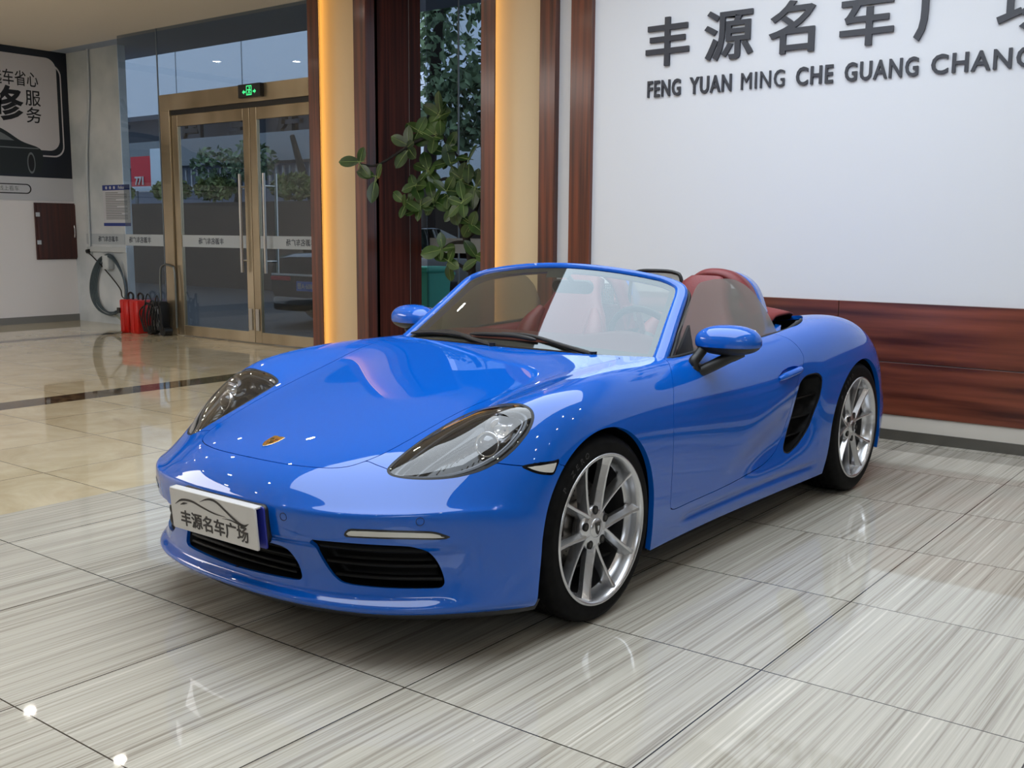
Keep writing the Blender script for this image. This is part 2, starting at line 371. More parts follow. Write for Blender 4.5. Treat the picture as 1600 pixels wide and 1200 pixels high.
# door frame (structure) and two leaves
fr = MB(); fr.box((-12.0, YG-.05, 0), (-11.80, YG+.05, 3.06)); fr.box((-8.45, YG-.05, 0), (-8.24, YG+.05, 3.06)); fr.box((-12.0, YG-.055, 2.86), (-8.24, YG+.055, 3.06))
S(fr.build('trim_4', M_BRONZE, bevel=.004))
S(MB().box((-11.80, YG-.025, 2.80), (-8.45, YG+.025, 2.86)).build('trim_5', M_BLACK))
def door_leaf(i, x0, x1, hx):
    t = empty('door_%d' % i, (x0, YG, 0)); w = x1-x0; tag(t, kind='structure')
    f = MB(); f.box((0, -.025, .01), (.12, .025, 2.8)); f.box((w-.12, -.025, .01), (w, .025, 2.8)); f.box((.12, -.025, .01), (w-.12, .025, .14)); f.box((.12, -.025, 2.66), (w-.12, .025, 2.8))
    f.build('leaf_frame', M_BRONZE, t, bevel=.004)
    MB().box((.12, -.005, .14), (w-.12, .005, 2.66)).build('pane', M_GLASS, t)
    h = MB()
    for yy in (-.09, .09):
        h.tube([(hx-x0, yy, .86), (hx-x0, yy, 2.03)], .019, 14)
    for z in (1.0, 1.88): h.tube([(hx-x0, -.09, z), (hx-x0, .09, z)], .012, 10)
    h.build('pull_handle', M_METAL, t)
    b = MB().box((.12, -.010, 1.15), (w-.12, -.008, 1.30)).build('frosted_band', M_FROST, t)
    text_obj('lettering', '丰源名车广场', .085, M_FROSTTXT, frame((w*.5+.2, -.012, 1.195), (1, 0, 0), (0, 0, 1)), .0008, .001, b, mirror=True)
    k = MB().box((w-.09 if i == 1 else .03, -.04, .16), (w-.03 if i == 1 else .09, -.03, .42)).build('floor_bolt', M_METAL, t)
    return t
door_leaf(1, -11.79, -10.255, -10.38); door_leaf(2, -10.245, -8.46, -9.94)
# exit sign
M_GREEN = emit('exit_green', (.08, 1.0, .30, 1), 1.1)
t = empty('exit_sign', (-10.13, YG-.086, 2.905))
MB().box((-.2, -.03, 0), (.2, .03, .15)).build('housing', M_BLACK, t, bevel=.004)
pg = MB(); q = lambda *p: [(a, -.032, b) for a, b in p]
for poly in (q((-.045,.02),(.05,.02),(.05,.03),(-.045,.03)), q((-.045,.12),(.05,.12),(.05,.13),(-.045,.13)), q((.042,.03),(.05,.03),(.05,.12),(.042,.12)), q((-.045,.03),(-.037,.03),(-.037,.12),(-.045,.12)),
             q((.0,.105),(.012,.118),(.024,.105),(.012,.092)), q((-.005,.06),(.012,.055),(.02,.09),(.004,.09)), q((-.03,.075),(.005,.082),(.004,.09),(-.032,.084)), q((.018,.085),(.036,.066),(.04,.072),(.02,.092)), q((-.005,.06),(-.02,.035),(-.012,.032),(.006,.058)), q((.003,.058),(.02,.045),(.012,.032),(.022,.032),(.03,.047),(.012,.06)),
             q((-.12,.06),(-.09,.085),(-.09,.07),(-.06,.07),(-.06,.05),(-.09,.05),(-.09,.035)), q((.13,.06),(.1,.085),(.1,.07),(.075,.07),(.075,.05),(.1,.05),(.1,.035))):
    pg.prism(poly, (0, 1, 0), .002)
pg.build('running_figure', M_GREEN, t); tag(t, 'green lit running man exit sign above the glass door', 'exit sign')

# ------------------------------------------------------------------ lettering on the logo wall
M_LETTER = mat('charcoal_lettering', lin(52, 54, 62), .45)
sg = empty('wall_sign', (-4.2, YL, 2.37)); tag(sg, 'charcoal Chinese and Latin raised lettering on the white wall', 'sign')
for i, ch in enumerate('丰源名车广场'):
    o_ = text_obj('character', ch, .375, M_LETTER, Matrix(), .010, .006, sg); o_.data.transform(frame((-.015+.495*i, -.012, .265), (1, 0, 0), (0, 0, 1)) @ Matrix.Scale(.98, 4, (0, 1, 0)) @ Matrix.Scale(1.04, 4, (1, 0, 0)))
def fitted(name, body, h, width, M, mtl, parent, bold, ext=.008):
    o = text_obj(name, body, h, mtl, Matrix(), ext, bold, parent, space=1.14); xs = [v.co.x for v in o.data.vertices]; s = width/(max(xs)-min(xs)); x0 = min(xs)
    o.data.transform(Matrix(M) @ Matrix.Scale(s, 4, (1, 0, 0)) @ Matrix.Translation((-x0, 0, 0))); return o
for w_, px0, px1 in (('FENG', -4.18, -3.90), ('YUAN', -3.825, -3.49), ('MING', -3.415, -3.09), ('CHE', -3.005, -2.745), ('GUANG', -2.665, -2.185), ('CHANG', -2.105, -1.50)):
    fitted('latin_word', w_, .168, px1-px0, frame((px0+4.2, -.010, .012), (1, 0, 0), (0, 0, 1)), M_LETTER, sg, .0 if w_ == 'MING' else .0032)

# ------------------------------------------------------------------ left wall: poster, cupboard
XL = -14.865
M_POSTERD = mat('poster_navy', lin(12, 20, 34), .5); M_POSTERW = mat('poster_white', lin(205, 202, 206), .5); M_POSTERL = mat('poster_pale', lin(196, 198, 204), .5); M_INK = mat('poster_ink', lin(10, 12, 18), .6)
M_PCAR = mat('printed_car', lin(20, 30, 34), .6); M_PGREY = mat('printed_grey', lin(110, 116, 120), .6)
po = empty('wall_poster', (XL, 8.0, 2.9)); tag(po, 'navy and white car service poster on left wall', 'poster')
def onleft(y, z, d=0): return (d, y-8.0, z-2.9)
def lp(poly, d, m, name):
    MB().prism([onleft(y, z, d) for y, z in poly], (1, 0, 0), .0012).build(name, m, po)
lp([(4.2, 2.10), (8.70, 2.10), (8.70, 3.9), (4.2, 3.9)], .000, M_POSTERD, 'backing')
lp([(4.2, 1.77), (8.70, 1.77), (8.70, 2.10), (4.2, 2.10)], .001, M_POSTERL, 'lower_strip')
def rr(y0, y1, z0, z1, r): return [((y0+y1)/2+a, (z0+z1)/2+b) for a, b in rrect((y1-y0)/2, (z1-z0)/2, r, 8)]
lp(rr(4.6, 8.50, 2.40, 3.72, .16), .002, M_POSTERW, 'outline'); lp(rr(4.62, 8.48, 2.42, 3.70, .15), .0034, M_POSTERD, 'outline_inside')
lp(rr(4.5, 8.43, 2.49, 3.80, .16), .0048, M_POSTERW, 'white_box')
def ltext(s, y, z, h, bold=.004, xs=1, name='lettering', m=None):
    text_obj(name, s, h, m or M_INK, frame(onleft(y, z, .0065), (0, 1, 0), (0, 0, 1)), .0004, bold, po, xs=xs)
ltext('选车省心', 7.45, 3.385, .225, .002, .78); ltext('修', 7.38, 2.92, .50, .014, 1.05); ltext('服', 7.94, 3.125, .235, .0025); ltext('务', 7.94, 2.885, .235, .0025); ltext('维', 6.84, 2.92, .50, .014, 1.05)
body = crom([(5.2, 2.30), (5.22, 2.5), (5.7, 2.62), (6.2, 2.80), (6.9, 2.86), (7.5, 2.78), (7.85, 2.60), (8.1, 2.52), (8.16, 2.42), (8.13, 2.22), (7.95, 2.16), (6.6, 2.10), (5.5, 2.14)], 6, True)
lp(body, .0062, M_PCAR, 'printed_car')
lp(crom([(7.05, 2.60), (7.1, 2.74), (7.5, 2.72), (7.75, 2.60)], 5), .0076, M_PGREY, 'printed_window'); lp(crom([(6.3, 2.60), (6.45, 2.76), (7.0, 2.77), (6.98, 2.60)], 5), .0076, M_PGREY, 'printed_window')
lp([(7.98+.085*math.cos(a)*.7, 2.30+.15*math.sin(a)) for a in np.linspace(0, 2*np.pi, 28, endpoint=False)], .0076, M_PGREY, 'printed_wheel')
lp([(7.98+.065*math.cos(a)*.7, 2.30+.12*math.sin(a)) for a in np.linspace(0, 2*np.pi, 28, endpoint=False)], .0088, M_INK, 'printed_wheel')
lp([(5.3, 2.47), (8.1, 2.50), (8.1, 2.515), (5.3, 2.49)], .0080, M_PGREY, 'printed_trim')
lp(rr(5.2, 7.96, 1.86, 2.00, .07), .0022, M_INK, 'pill_outline'); lp(rr(5.21, 7.94, 1.875, 1.985, .055), .0034, M_POSTERL, 'pill')
ltext('足不出户线上看车', 7.18, 1.905, .075, .0, m=M_PGREY)
cb = empty('wall_cupboard', (XL, 8.315, 1.33)); tag(cb, 'small dark brown cupboard set in the left wall', 'cupboard')
M_WOODC = wood('cupboard_wood', True, lin(48, 20, 16), lin(78, 36, 28), .5, 20)
MB().box((0, -.335, -.41), (.02, .335, .41)).build('frame', M_WOODC, cb, bevel=.004)
d_ = MB().box((.02, -.31, -.39), (.035, .31, .39)).build('door', M_WOODC, cb, bevel=.003)
MB().tube(crom([(.035, .24, -.09), (.062, .24, -.07), (.062, .24, .07), (.035, .24, .09)], 5), .009, 8).build('handle', M_CHROME, d_)
for z in (-.16, .24):
    MB().box((.033, -.33, z-.03), (.040, -.27, z+.03)).build('hinge', M_METAL, cb)

# ------------------------------------------------------------------ on the painted panel
M_PIPE = mat('white_conduit', lin(190, 198, 204), .4)
tag(MB().tube(crom([(-14.249, YP-.03, 3.934), (-14.269, YP-.03, 3.262), (-14.404, YP-.03, 2.332), (-14.435, YP-.03, 1.111)], 6), .018, 8).build('conduit', M_PIPE), 'thin white conduit running down the painted panel', 'pipe')
nt_ = empty('notice', (-13.732, YP, 1.701)); tag(nt_, 'blue and white printed notice sheet on painted panel', 'notice')
M_PAPER = mat('paper', lin(200, 204, 214), .6); M_BLUEP = mat('printed_blue', lin(48, 66, 140), .6)
MB().box((-.34, -.004, -.29), (.34, 0, .29)).build('sheet', M_PAPER, nt_)
for a_, b_ in ((.215, .29), (-.29, -.245)): MB().box((-.34, -.006, a_), (.34, -.004, b_)).build('blue_band', M_BLUEP, nt_)
tl = MB(); zz = .185
for k in range(16):
    tl.box((-.27, -.006, zz-.010), (.27-(.0 if k % 4 else RNG.uniform(.1, .3)), -.004, zz)); zz -= .0245
tl.build('text_line', M_PGREY, nt_)
text_obj('lettering', 'Police', .062, M_PAPER, frame((.06, -.0075, .232), (1, 0, 0), (0, 0, 1)), .0004, .001, nt_)
for k in range(3): MB().cyl((-.24+.1*k, -.0078, .252), (-.24+.1*k, -.005, .252), .022, 18).build('round_emblem', M_PAPER, nt_)
tr_ = MB(); tr_.box((-14.404, YP-.05, 1.039), (-13.483, YP-.001, 1.111)); tr_.box((-13.566, YP-.04, 0.160), (-13.483, YP-.001, 1.039))
tag(tr_.build('cable_trunking', M_PIPE, bevel=.004), 'white boxed trunking across and down the painted panel', 'cable trunking')
so = empty('wall_socket', (-14.466, YP, 1.049)); tag(so, 'white wall socket with a black plug in it', 'socket')
MB().box((-.05, -.03, -.06), (.05, 0, .06)).build('socket_box', M_PIPE, so, bevel=.006)
MB().cyl((.02, -.03, 0), (.02, -.08, -.01), .03, 14).build('plug', M_BLACK, so)
tag(MB().tube(crom([(-14.445, YP-.08, 1.039), (-14.321, YP-.06, 0.967), (-13.959, YP-.05, 0.739), (-13.649, YP-.06, 0.522), (-13.442, YP-.15, 0.408), (-12.72, YP-.40, 0.367)], 8), .009, 8).build('power_cable', M_BLACK), 'black power cable slanting from socket to red case', 'cable')
ho = empty('coiled_hose', (-13.928, YP, 0.574)); tag(ho, 'grey hose coiled on a hanger below the trunking', 'hose')
M_HOSE = mat('grey_hose', lin(70, 84, 92), .45)
pts = []
for k in range(5*40+1):
    a = 2*math.pi*k/40+math.pi/2; j = k/40
    pts.append(((.40+.022*(j-2))*math.cos(a)*(1-.20*math.sin(a)), -.035-.012*j, (.42+.02*((j*1.7) % 2-1))*math.sin(a)-.0))
MB().tube(pts, .0125, 8).build('hose_loops', M_HOSE, ho)
MB().tube(crom([(.05, -.06, -.42), (.2, -.08, -.45), (.38, -.12, -.5), (.52, -.16, -.53)], 6), .012, 8).build('hose_end', mat('pale_hose', lin(150, 156, 140), .5), ho)
MB().rbox((-.08, -.11, .22), (.07, 0, .42), .02).build('hanger', M_PIPE, ho)
# two red cases
M_RED = mat('red_enamel', lin(196, 26, 18), .35)
def red_case(x, label, latch):
    t = empty('red_case', (x, 8.06, 0)); tag(t, label, 'case', 'red cases by the glass')
    MB().rbox((-.094, -.12, .0), (.094, .12, .44), .025).build('shell', M_RED, t)
    MB().box((-.02, -.128, .02), (.02, -.118, .42)).build('rib', M_RED, t, bevel=.004)
    MB().tube(crom([(-.05, 0, .44), (-.055, 0, .50), (0, 0, .53), (.055, 0, .50), (.05, 0, .44)], 6), .014, 8).build('handle', M_BLACK, t)
    if latch: MB().box((-.125, -.14, .26), (-.06, -.115, .33)).build('latch', M_BLACK, t, bevel=.005)
    return t
red_case(-12.64, 'left one of two red cases, with a black latch', True); red_case(-12.415, 'right one of two red cases, beside the black trolley', False)
tk = empty('hand_trolley', (-12.02, 8.05, 0)); tag(tk, 'black folded trolley with looped straps and grey handle beside red cases', 'trolley')
MB().rbox((-.10, -.06, .06), (.14, .10, .44), .05).build('bag', mat('black_nylon', lin(24, 26, 30), .8), tk)
MB().tube(crom([(-.06, .10, .1), (-.08, .11, .74), (-.02, .11, .90), (.16, .11, .90), (.24, .11, .8), (.26, .10, .1)], 6), .014, 8).build('handle', mat('grey_tube', lin(120, 126, 126), .3, .8), tk)
for k in range(9):
    a = RNG.uniform(-1, 1, 5); MB().tube(crom([(-.17+.03*k, -.10, .04), (-.20+.04*k+.03*a[0], -.13, .24+.06*a[1]), (-.12+.04*k, -.12, .46+.08*a[2]), (-.02+.03*k+.04*a[3], -.11, .34+.1*a[4]), (.0+.03*k, -.10, .08)], 6), .009, 6).build('strap', M_BLACK, tk)
MB().box((.0, -.075, .12), (.12, -.062, .20)).build('label_patch', M_WHITE, tk); MB().box((-.04, -.075, .28), (.10, -.062, .38)).build('label_patch', M_WHITE, tk)
for x in (-.12, .17): MB().cyl((x, -.06, .06), (x, .06, .06), .058, 18).build('wheel', M_BLACK, tk)
# downlights
def downlight(x, y):
    t = empty('downlight', (x, y, CEIL)); tag(t, 'small round recessed downlight in the pale ceiling', 'downlight', 'recessed downlights')
    MB().lathe([(.055, -.012), (.075, -.012), (.075, 0), (.055, 0)], 24, 'z', closed=True).build('trim_ring', M_WHITE, t)
    MB().cyl((0, 0, -.008), (0, 0, -.002), .055, 24).build('lens', M_SPOT, t); return t
dl = downlight(-13.6, 6.15)
for x, y in ((.6, 1.2), (.6, 3.0), (.6, 4.8), (.6, 6.3), (2.2, 1.2), (2.2, 3.0), (2.2, 4.8), (2.2, 6.3), (3.8, 1.2), (3.8, 3.0), (3.8, 4.8), (-1.0, -.8), (-2.7, -.8), (.6, -.8), (2.2, -.8)):
    c = copy_tree(dl); c.location = (x, y, CEIL)
for i in range(5):
    for j in range(4):
        x, y = -12.6+1.75*i, -1.6+2.35*j
        if (x < -9.4 and y < .8): continue
        c = copy_tree(dl); c.location = (x, y, CEIL)
sp = empty('sprinkler', (-13.9, 7.05, CEIL)); tag(sp, 'small sprinkler head hanging from the pale ceiling', 'sprinkler')
MB().cyl((0, 0, -.012), (0, 0, 0), .035, 16).build('rose', M_METAL, sp); MB().cyl((0, 0, -.06), (0, 0, -.012), .009, 10).build('head', M_METAL, sp)

# ------------------------------------------------------------------ potted tree between the pillars
M_LEAF = noise_var(mat('rubber_leaf', (1, 1, 1), .32), 5, lin(26, 50, 24), lin(66, 94, 44), detail=2)
M_VEIN = mat('leaf_vein', lin(132, 150, 92), .5)
M_BARK = mat('dark_bark', lin(28, 24, 22), .8)
tree = empty('potted_tree', (-6.42, 7.66, 0)); tag(tree, 'tall potted tree with large oval leaves between the pillars', 'potted plant')
MB().lathe([(.0, .01), (.15, .01), (.19, .40), (.20, .42), (.18, .42), (.165, .38), (.0, .36)], 40, 'z').build('pot', mat('white_pot', lin(200, 198, 192), .3), tree)
tb = MB()
P_ = lambda x, z, y=0: (x+6.42, y, z)
tb.tube(crom([P_(-6.42, .36), P_(-6.36, .9), P_(-6.42, 1.25), P_(-6.50, 1.45), P_(-6.51, 1.62)], 8), np.linspace(.042, .030, 33), 10)
BR = [[P_(-6.51, 1.6), P_(-6.47, 1.8), P_(-6.50, 2.0), P_(-6.62, 2.18, -.05), P_(-6.70, 2.28, -.1)], [P_(-6.47, 1.38), P_(-6.38, 1.52, .03), P_(-6.30, 1.6, .0), P_(-6.22, 1.75, -.05)],
      [P_(-6.44, 1.30), P_(-6.28, 1.38, -.05), P_(-6.22, 1.42, -.18)], [P_(-6.50, 1.80), P_(-6.64, 1.86, -.06), P_(-6.78, 1.80, -.1), P_(-6.95, 1.76, -.16)], [P_(-6.50, 2.0), P_(-6.44, 2.08), P_(-6.36, 1.95, -.1), P_(-6.30, 1.8, -.12)],
      [P_(-6.68, 2.26, -.1), P_(-6.83, 2.22, -.2), P_(-7.0, 2.12, -.28), P_(-7.15, 1.98, -.46), P_(-7.28, 1.99, -.56)], [P_(-6.43, 1.27), P_(-6.56, 1.26, -.06), P_(-6.66, 1.2, -.1)], [P_(-6.40, 1.0), P_(-6.52, 1.08, -.06), P_(-6.6, 1.12, -.08)], [P_(-6.5, 1.65), P_(-6.66, 1.6, -.12), P_(-6.85, 1.58, -.2)],
      [P_(-6.62, 2.18, -.05), P_(-6.72, 2.36, -.1), P_(-6.68, 2.46, -.12)], [P_(-6.40, .95), P_(-6.30, 1.02, -.06), P_(-6.26, 1.1, -.08)]]
for b in BR: tb.tube(crom(b, 6), np.linspace(.020, .009, len(crom(b, 6))), 7)
tb.build('trunk', M_BARK, tree)
def leaf_mesh(L, Wd):
    g = np.zeros((9, 5, 3))
    for i, t in enumerate(np.linspace(0, 1, 9)):
        w = Wd*max(math.sin(math.pi*t**1.1), 0)**.62*.5
        for j, s in enumerate((-1, -.5, 0, .5, 1)):
            g[i, j] = (s*w, t*L, -.10*L*t*t+.12*w*abs(s)+.0)
    return g
def leaf(pos, phi, L):
    g = leaf_mesh(L, L*RNG.uniform(.50, .62))
    d = Vector((math.cos(phi), RNG.uniform(-.55, .25), math.sin(phi)*.9+.05)).normalized(); nn = Vector((RNG.uniform(-.1, .7), -.8, RNG.uniform(.1, .8)))
    x = d.cross(nn).normalized(); R = Matrix.Translation(pos) @ frame((0, 0, 0), x, d)
    b = MB().grid(g+np.array([0, 0, .0]), 0, M=np.array(R)); 
    b.tube([(0, -.05, .01), (0, 0, .002), (0, L*.5, -.025*L+.003), (0, L*.95, -.09*L+.003)], [.004, .0035, .0025, .001], 5, 1, M=np.array(R))
    return b
CL = [(-6.66, 2.42, -.12, 7), (-6.72, 2.26, -.14, 5), (-6.86, 2.30, -.2, 4), (-6.95, 2.14, -.25, 5), (-7.28, 1.99, -.56, 3), (-7.12, 1.86, -.50, 3), (-6.62, 2.12, -.08, 4), (-6.92, 1.78, -.18, 6), (-6.80, 1.92, -.14, 5), (-6.55, 1.98, -.1, 4),
      (-6.42, 1.84, -.1, 5), (-6.26, 1.78, -.08, 6), (-6.24, 1.64, -.3, 5), (-6.22, 1.44, -.2, 4), (-6.55, 1.72, -.14, 5), (-6.84, 1.60, -.2, 6), (-6.70, 1.66, -.16, 5), (-6.45, 1.60, -.14, 5), (-6.66, 1.22, -.1, 4), (-6.60, 1.08, -.08, 4), (-6.24, 1.14, -.08, 3), (-7.0, 1.62, -.24, 4), (-6.34, 2.02, -.08, 3)]
k = 0
for x, z, y, n in CL:
    a0 = RNG.uniform(0, 6)
    for i in range(n):
        phi = a0+2*math.pi*i/n+RNG.uniform(-.3, .3)
        leaf(P_(x+RNG.uniform(-.02, .02), z+RNG.uniform(-.03, .03), y), phi, RNG.uniform(.15, .225)).build('leaf', [M_LEAF, M_VEIN], tree, recalc=False); k += 1

# ------------------------------------------------------------------ outside the glass
M_ASPH = mat('wet_asphalt', lin(48, 49, 54), .6); M_PARA = mat('brown_parapet', lin(54, 45, 38), .8); M_CONC = mat('grey_concrete', lin(130, 138, 148), .7)
M_FASC = mat('pale_blue_cladding', lin(220, 230, 246), .5); M_DARKR = mat('dark_recess', lin(70, 78, 92), .7)
tag(MB().box((-45, 8.4, -.12), (10, 40, -.03)).build('pavement', M_ASPH), kind='structure')
tag(MB().box((-40, 16, -.1), (-12, 16.3, 2.02)).build('parapet_wall', M_PARA), 'low brown parapet wall across the street', 'wall')
bd = empty('street_building', (-24, 19, 0)); tag(bd, 'pale blue building with dark recess and concrete beam across the street', 'building')
MB().box((-18, 0, 4.75), (8.2, 3, 10)).build('cladding', M_FASC, bd)
j_ = MB()
for k_ in range(9): j_.box((-18+3*k_, -.01, 4.75), (-17.97+3*k_, 0, 10))
j_.build('cladding_joint', M_CONC, bd)
MB().box((-18, .8, 3.95), (8.2, 3, 4.75)).build('recess', M_DARKR, bd)
MB().box((-18, -.2, 3.2), (8.2, 3, 3.95)).build('beam', M_CONC, bd)
MB().box((-18, .6, 0), (8.2, 3, 3.2)).build('lower_wall', mat('lilac_grey_wall', lin(150, 162, 186), .7), bd)
fn = MB()
for k_ in range(60): fn.box((-8+.27*k_, .1, 2.55), (-7.94+.27*k_, .16, 3.1))
fn.box((-8, .08, 2.5), (8.2, .2, 2.56)); fn.build('railing', mat('pale_rail', lin(190, 196, 206), .5), bd)
gs = empty('street_sign', (-24, 18.87, 3.95)); tag(gs, 'dark Chinese characters standing on the beam across the street', 'sign')
for ch, x in (('国', -2.5), ('全', -.25), ('屏', 1.9)):
    text_obj('character', ch, .95, mat('navy_letter', lin(14, 18, 28), .6), frame((x*.95-.2, 0, .07), (1, 0, 0), (0, 0, 1)), .06, .03, gs)
rs = empty('red_signboard', (-25.6, 16.9, 2.9)); tag(rs, 'red signboard with white digits seen through left pane', 'sign')
MB().box((-.62, 0, -.5), (.30, .08, .42)).build('board', mat('sign_red', lin(206, 30, 52), .5), rs); MB().box((.30, 0, -.5), (1.1, .08, .6)).build('white_board', mat('sign_white', lin(205, 222, 240), .4), rs); MB().box((-.62, -.012, -.5), (.30, 0, -.38)).build('white_board', mat('sign_white', lin(205, 222, 240), .4), rs)
text_obj('digits', '771', .30, M_WHITE, frame((-.42, -.02, -.33), (1, 0, 0), (0, 0, 1)), .01, .01, rs)
MB().box((-.5, .02, -3), (-.4, .06, -.5)).build('post', M_CONC, rs); MB().box((.9, .02, -3), (1.0, .06, -.5)).build('post', M_CONC, rs)
# trees and shrubs
M_FOL = noise_var(mat('street_foliage', (1, 1, 1), .6), 3, lin(44, 70, 52), lin(130, 156, 122), detail=2)
M_FOLL = noise_var(mat('hedge_foliage', (1, 1, 1), .6), 3, lin(56, 76, 40), lin(130, 142, 84), detail=2)
def foliage(c, r, n, s, seed, shell=.35):
    g = np.random.default_rng(seed); d = g.normal(size=(n, 3)); d /= np.linalg.norm(d, axis=1, keepdims=True)
    p = np.array(c)+d*np.array(r)*g.uniform(shell, 1, (n, 1))**.6; v = []; f = []
    for i in range(n):
        a = g.normal(size=3); a /= np.linalg.norm(a); b = np.cross(a, g.normal(size=3)); b /= np.linalg.norm(b); q_ = s*g.uniform(.6, 1.3); k = len(v)
        v += [p[i]-a*q_, p[i]+b*q_*.5, p[i]+a*q_, p[i]-b*q_*.5]; f.append((k, k+1, k+2, k+3))
    return MB().add(v, f, 0, False)
def street_tree(x, y, h, blobs, label, seed, s=.12, n=900, lean=0):
    t = empty('street_tree', (x, y, -.03)); tag(t, label, 'tree', 'street trees')
    MB().tube(crom([(0, 0, 0), (lean*.3, 0, h*.4), (lean, 0, h*.75), (lean*1.4, 0, h)], 6), np.linspace(.17, .06, 19), 10).build('trunk', M_BARK, t)
    for i, (dx, dz, r) in enumerate(blobs):
        foliage((dx, 0, dz), (r, r*.8, r*.75), n, s, seed+i).build('foliage', M_FOL, t, recalc=False)
    return t
street_tree(-22.7, 17.5, 2.9, [(-.6, 3.0, .75), (.8, 3.1, .75)], 'dark branched street tree behind the left door leaf', 11, .10, 300, .3)
street_tree(-18.3, 16.9, 3.6, [(1.6, 3.0, .9)], 'leaning dark tree behind the right door leaf', 31, .10, 300, -.9)
street_tree(-13.6, 15.0, 6.5, [(-.9, 5.3, 1.5), (.6, 5.0, 1.5), (1.0, 3.6, 1.0)], 'leafy tall tree seen through the pane behind potted tree', 51, .11, 1000, .3)
for i, (x, z, r, lab) in enumerate(((-25.7, 2.30, .45, 'clipped green shrub on the parapet behind the left pane'), (-23.3, 2.34, .5, 'green shrub on the parapet behind the left door leaf'), (-21.5, 2.34, .5, 'green shrub on the parapet beside the door pull handle'), (-18.6, 2.34, .55, 'yellow green shrub on the parapet behind the right door leaf'))):
    tag(foliage((x, 16.15, z+.01), (r*1.7, .12, r*.55), 700, .09, 80+i).build('shrub', M_FOLL, recalc=False), lab, 'shrub', 'shrubs on the parapet')
S(MB().box((-17.5, 18.5, 0), (-14.2, 21, 4.9)).build('pale_block', M_FASC))
wb = empty('wheelie_bin', (-8.72, 9.7, -.03)); tag(wb, 'teal wheelie bin standing outside the glass', 'bin')
wb.scale = (.62, .8, 1)
M_TEAL = mat('teal_plastic', lin(52, 160, 140), .5)
MB().loft([np.array([(a*s, b*s2, z) for a, b in rrect(.24, .27, .04)]) for s, s2, z in ((.8, .8, .08), (1, 1, .90))], True, True).build('body', M_TEAL, wb)
MB().rbox((-.27, -.31, .90), (.27, .30, .97), .05).build('lid', M_TEAL, wb)
MB().tube([(-.25, .33, .88), (.25, .33, .88)], .02, 8).build('handle', M_TEAL, wb)
for x in (-.22, .22): MB().cyl((x-.03, .2, .09), (x+.03, .2, .09), .09, 16).build('wheel', M_BLACK, wb)
# parked dark car outside (tail towards the glass)
pc = empty('parked_car', (-11.70, 10.35, -.03)); tag(pc, 'dark parked car outside the door, tail lamps and blue plate facing in', 'car')
M_DKCAR = mat('dark_car_paint', lin(18, 20, 24), .12, spec=.5); M_DKGL = mat('dark_car_glass', lin(10, 12, 15), .05)
M_BRT = mat('bright_trim', lin(205, 210, 216), .3, .2)
def ring(y, hw, z0, zs, zt, wt):
    h = [(-hw*.9, z0), (-hw, z0+.12), (-hw, (z0+zs)/2+.1), (-hw*.95, zs), (-wt, zt), (-wt*.6, zt+.03), (0, zt+.035)]
    h = h+[(-a, b) for a, b in h[::-1][1:]]; return np.array([(a, y, b) for a, b in h])
MB().loft([ring(0, .82, .42, .88, .98, .68), ring(.12, .90, .26, .92, 1.03, .70), ring(.8, .93, .22, .95, 1.06, .70), ring(2.5, .93, .20, .95, 1.0, .7), ring(4.3, .92, .22, .85, .90, .66), ring(4.9, .78, .34, .66, .72, .6)]).build('body', M_DKCAR, pc)
MB().loft([ring(.55, .74, 1.0, 1.04, 1.06, .6), ring(1.15, .74, 1.0, 1.04, 1.40, .52), ring(2.3, .74, 1.0, 1.04, 1.43, .53), ring(3.4, .74, 1.0, 1.02, 1.05, .6)]).build('greenhouse', M_DKGL, pc)
MB().box((-.80, -.015, .735), (.80, .01, .765)).build('chrome_strip', M_BRT, pc, bevel=.004)
for s in (-1, 1):
    MB().rbox((s*.60-.22, -.02, .66), (s*.60+.22, .06, .725), .02, axis=1).build('tail_lamp', mat('tail_red', lin(186, 18, 38), .15), pc)
    MB().tube(crom([(s*.30, -.03, .27), (s*.62, -.03, .26), (s*.72, -.02, .30), (s*.60, -.03, .33), (s*.34, -.03, .31)], 6, True), .014, 6, closed=True).build('exhaust_trim', M_BRT, pc)
    for y in (1.0, 3.9): MB().lathe([(.2, -.1), (.32, -.1), (.335, -.06), (.335, .1), (.2, .1)], 28, 'x', closed=True, M=np.array(Matrix.Translation((s*.84, y, .335)))).build('wheel', M_BLACK, pc)
MB().rbox((-.75, -.05, .22), (.75, .12, .42), .05).build('rear_bumper', M_DKCAR, pc)
pl = MB().box((-.22, -.035, .52), (.22, -.02, .66)).build('number_plate', mat('plate_blue', lin(70, 120, 224), .4), pc)
text_obj('plate_text', '晋A·60R', .10, M_WHITE, frame((-.20, -.038, .555), (1, 0, 0), (0, 0, 1)), .001, .001, pl, xs=.95)

# ------------------------------------------------------------------ the blue convertible
CAR_X, CAR_Y, CAR_RZ = -2.8081, 3.0501, -1.5757
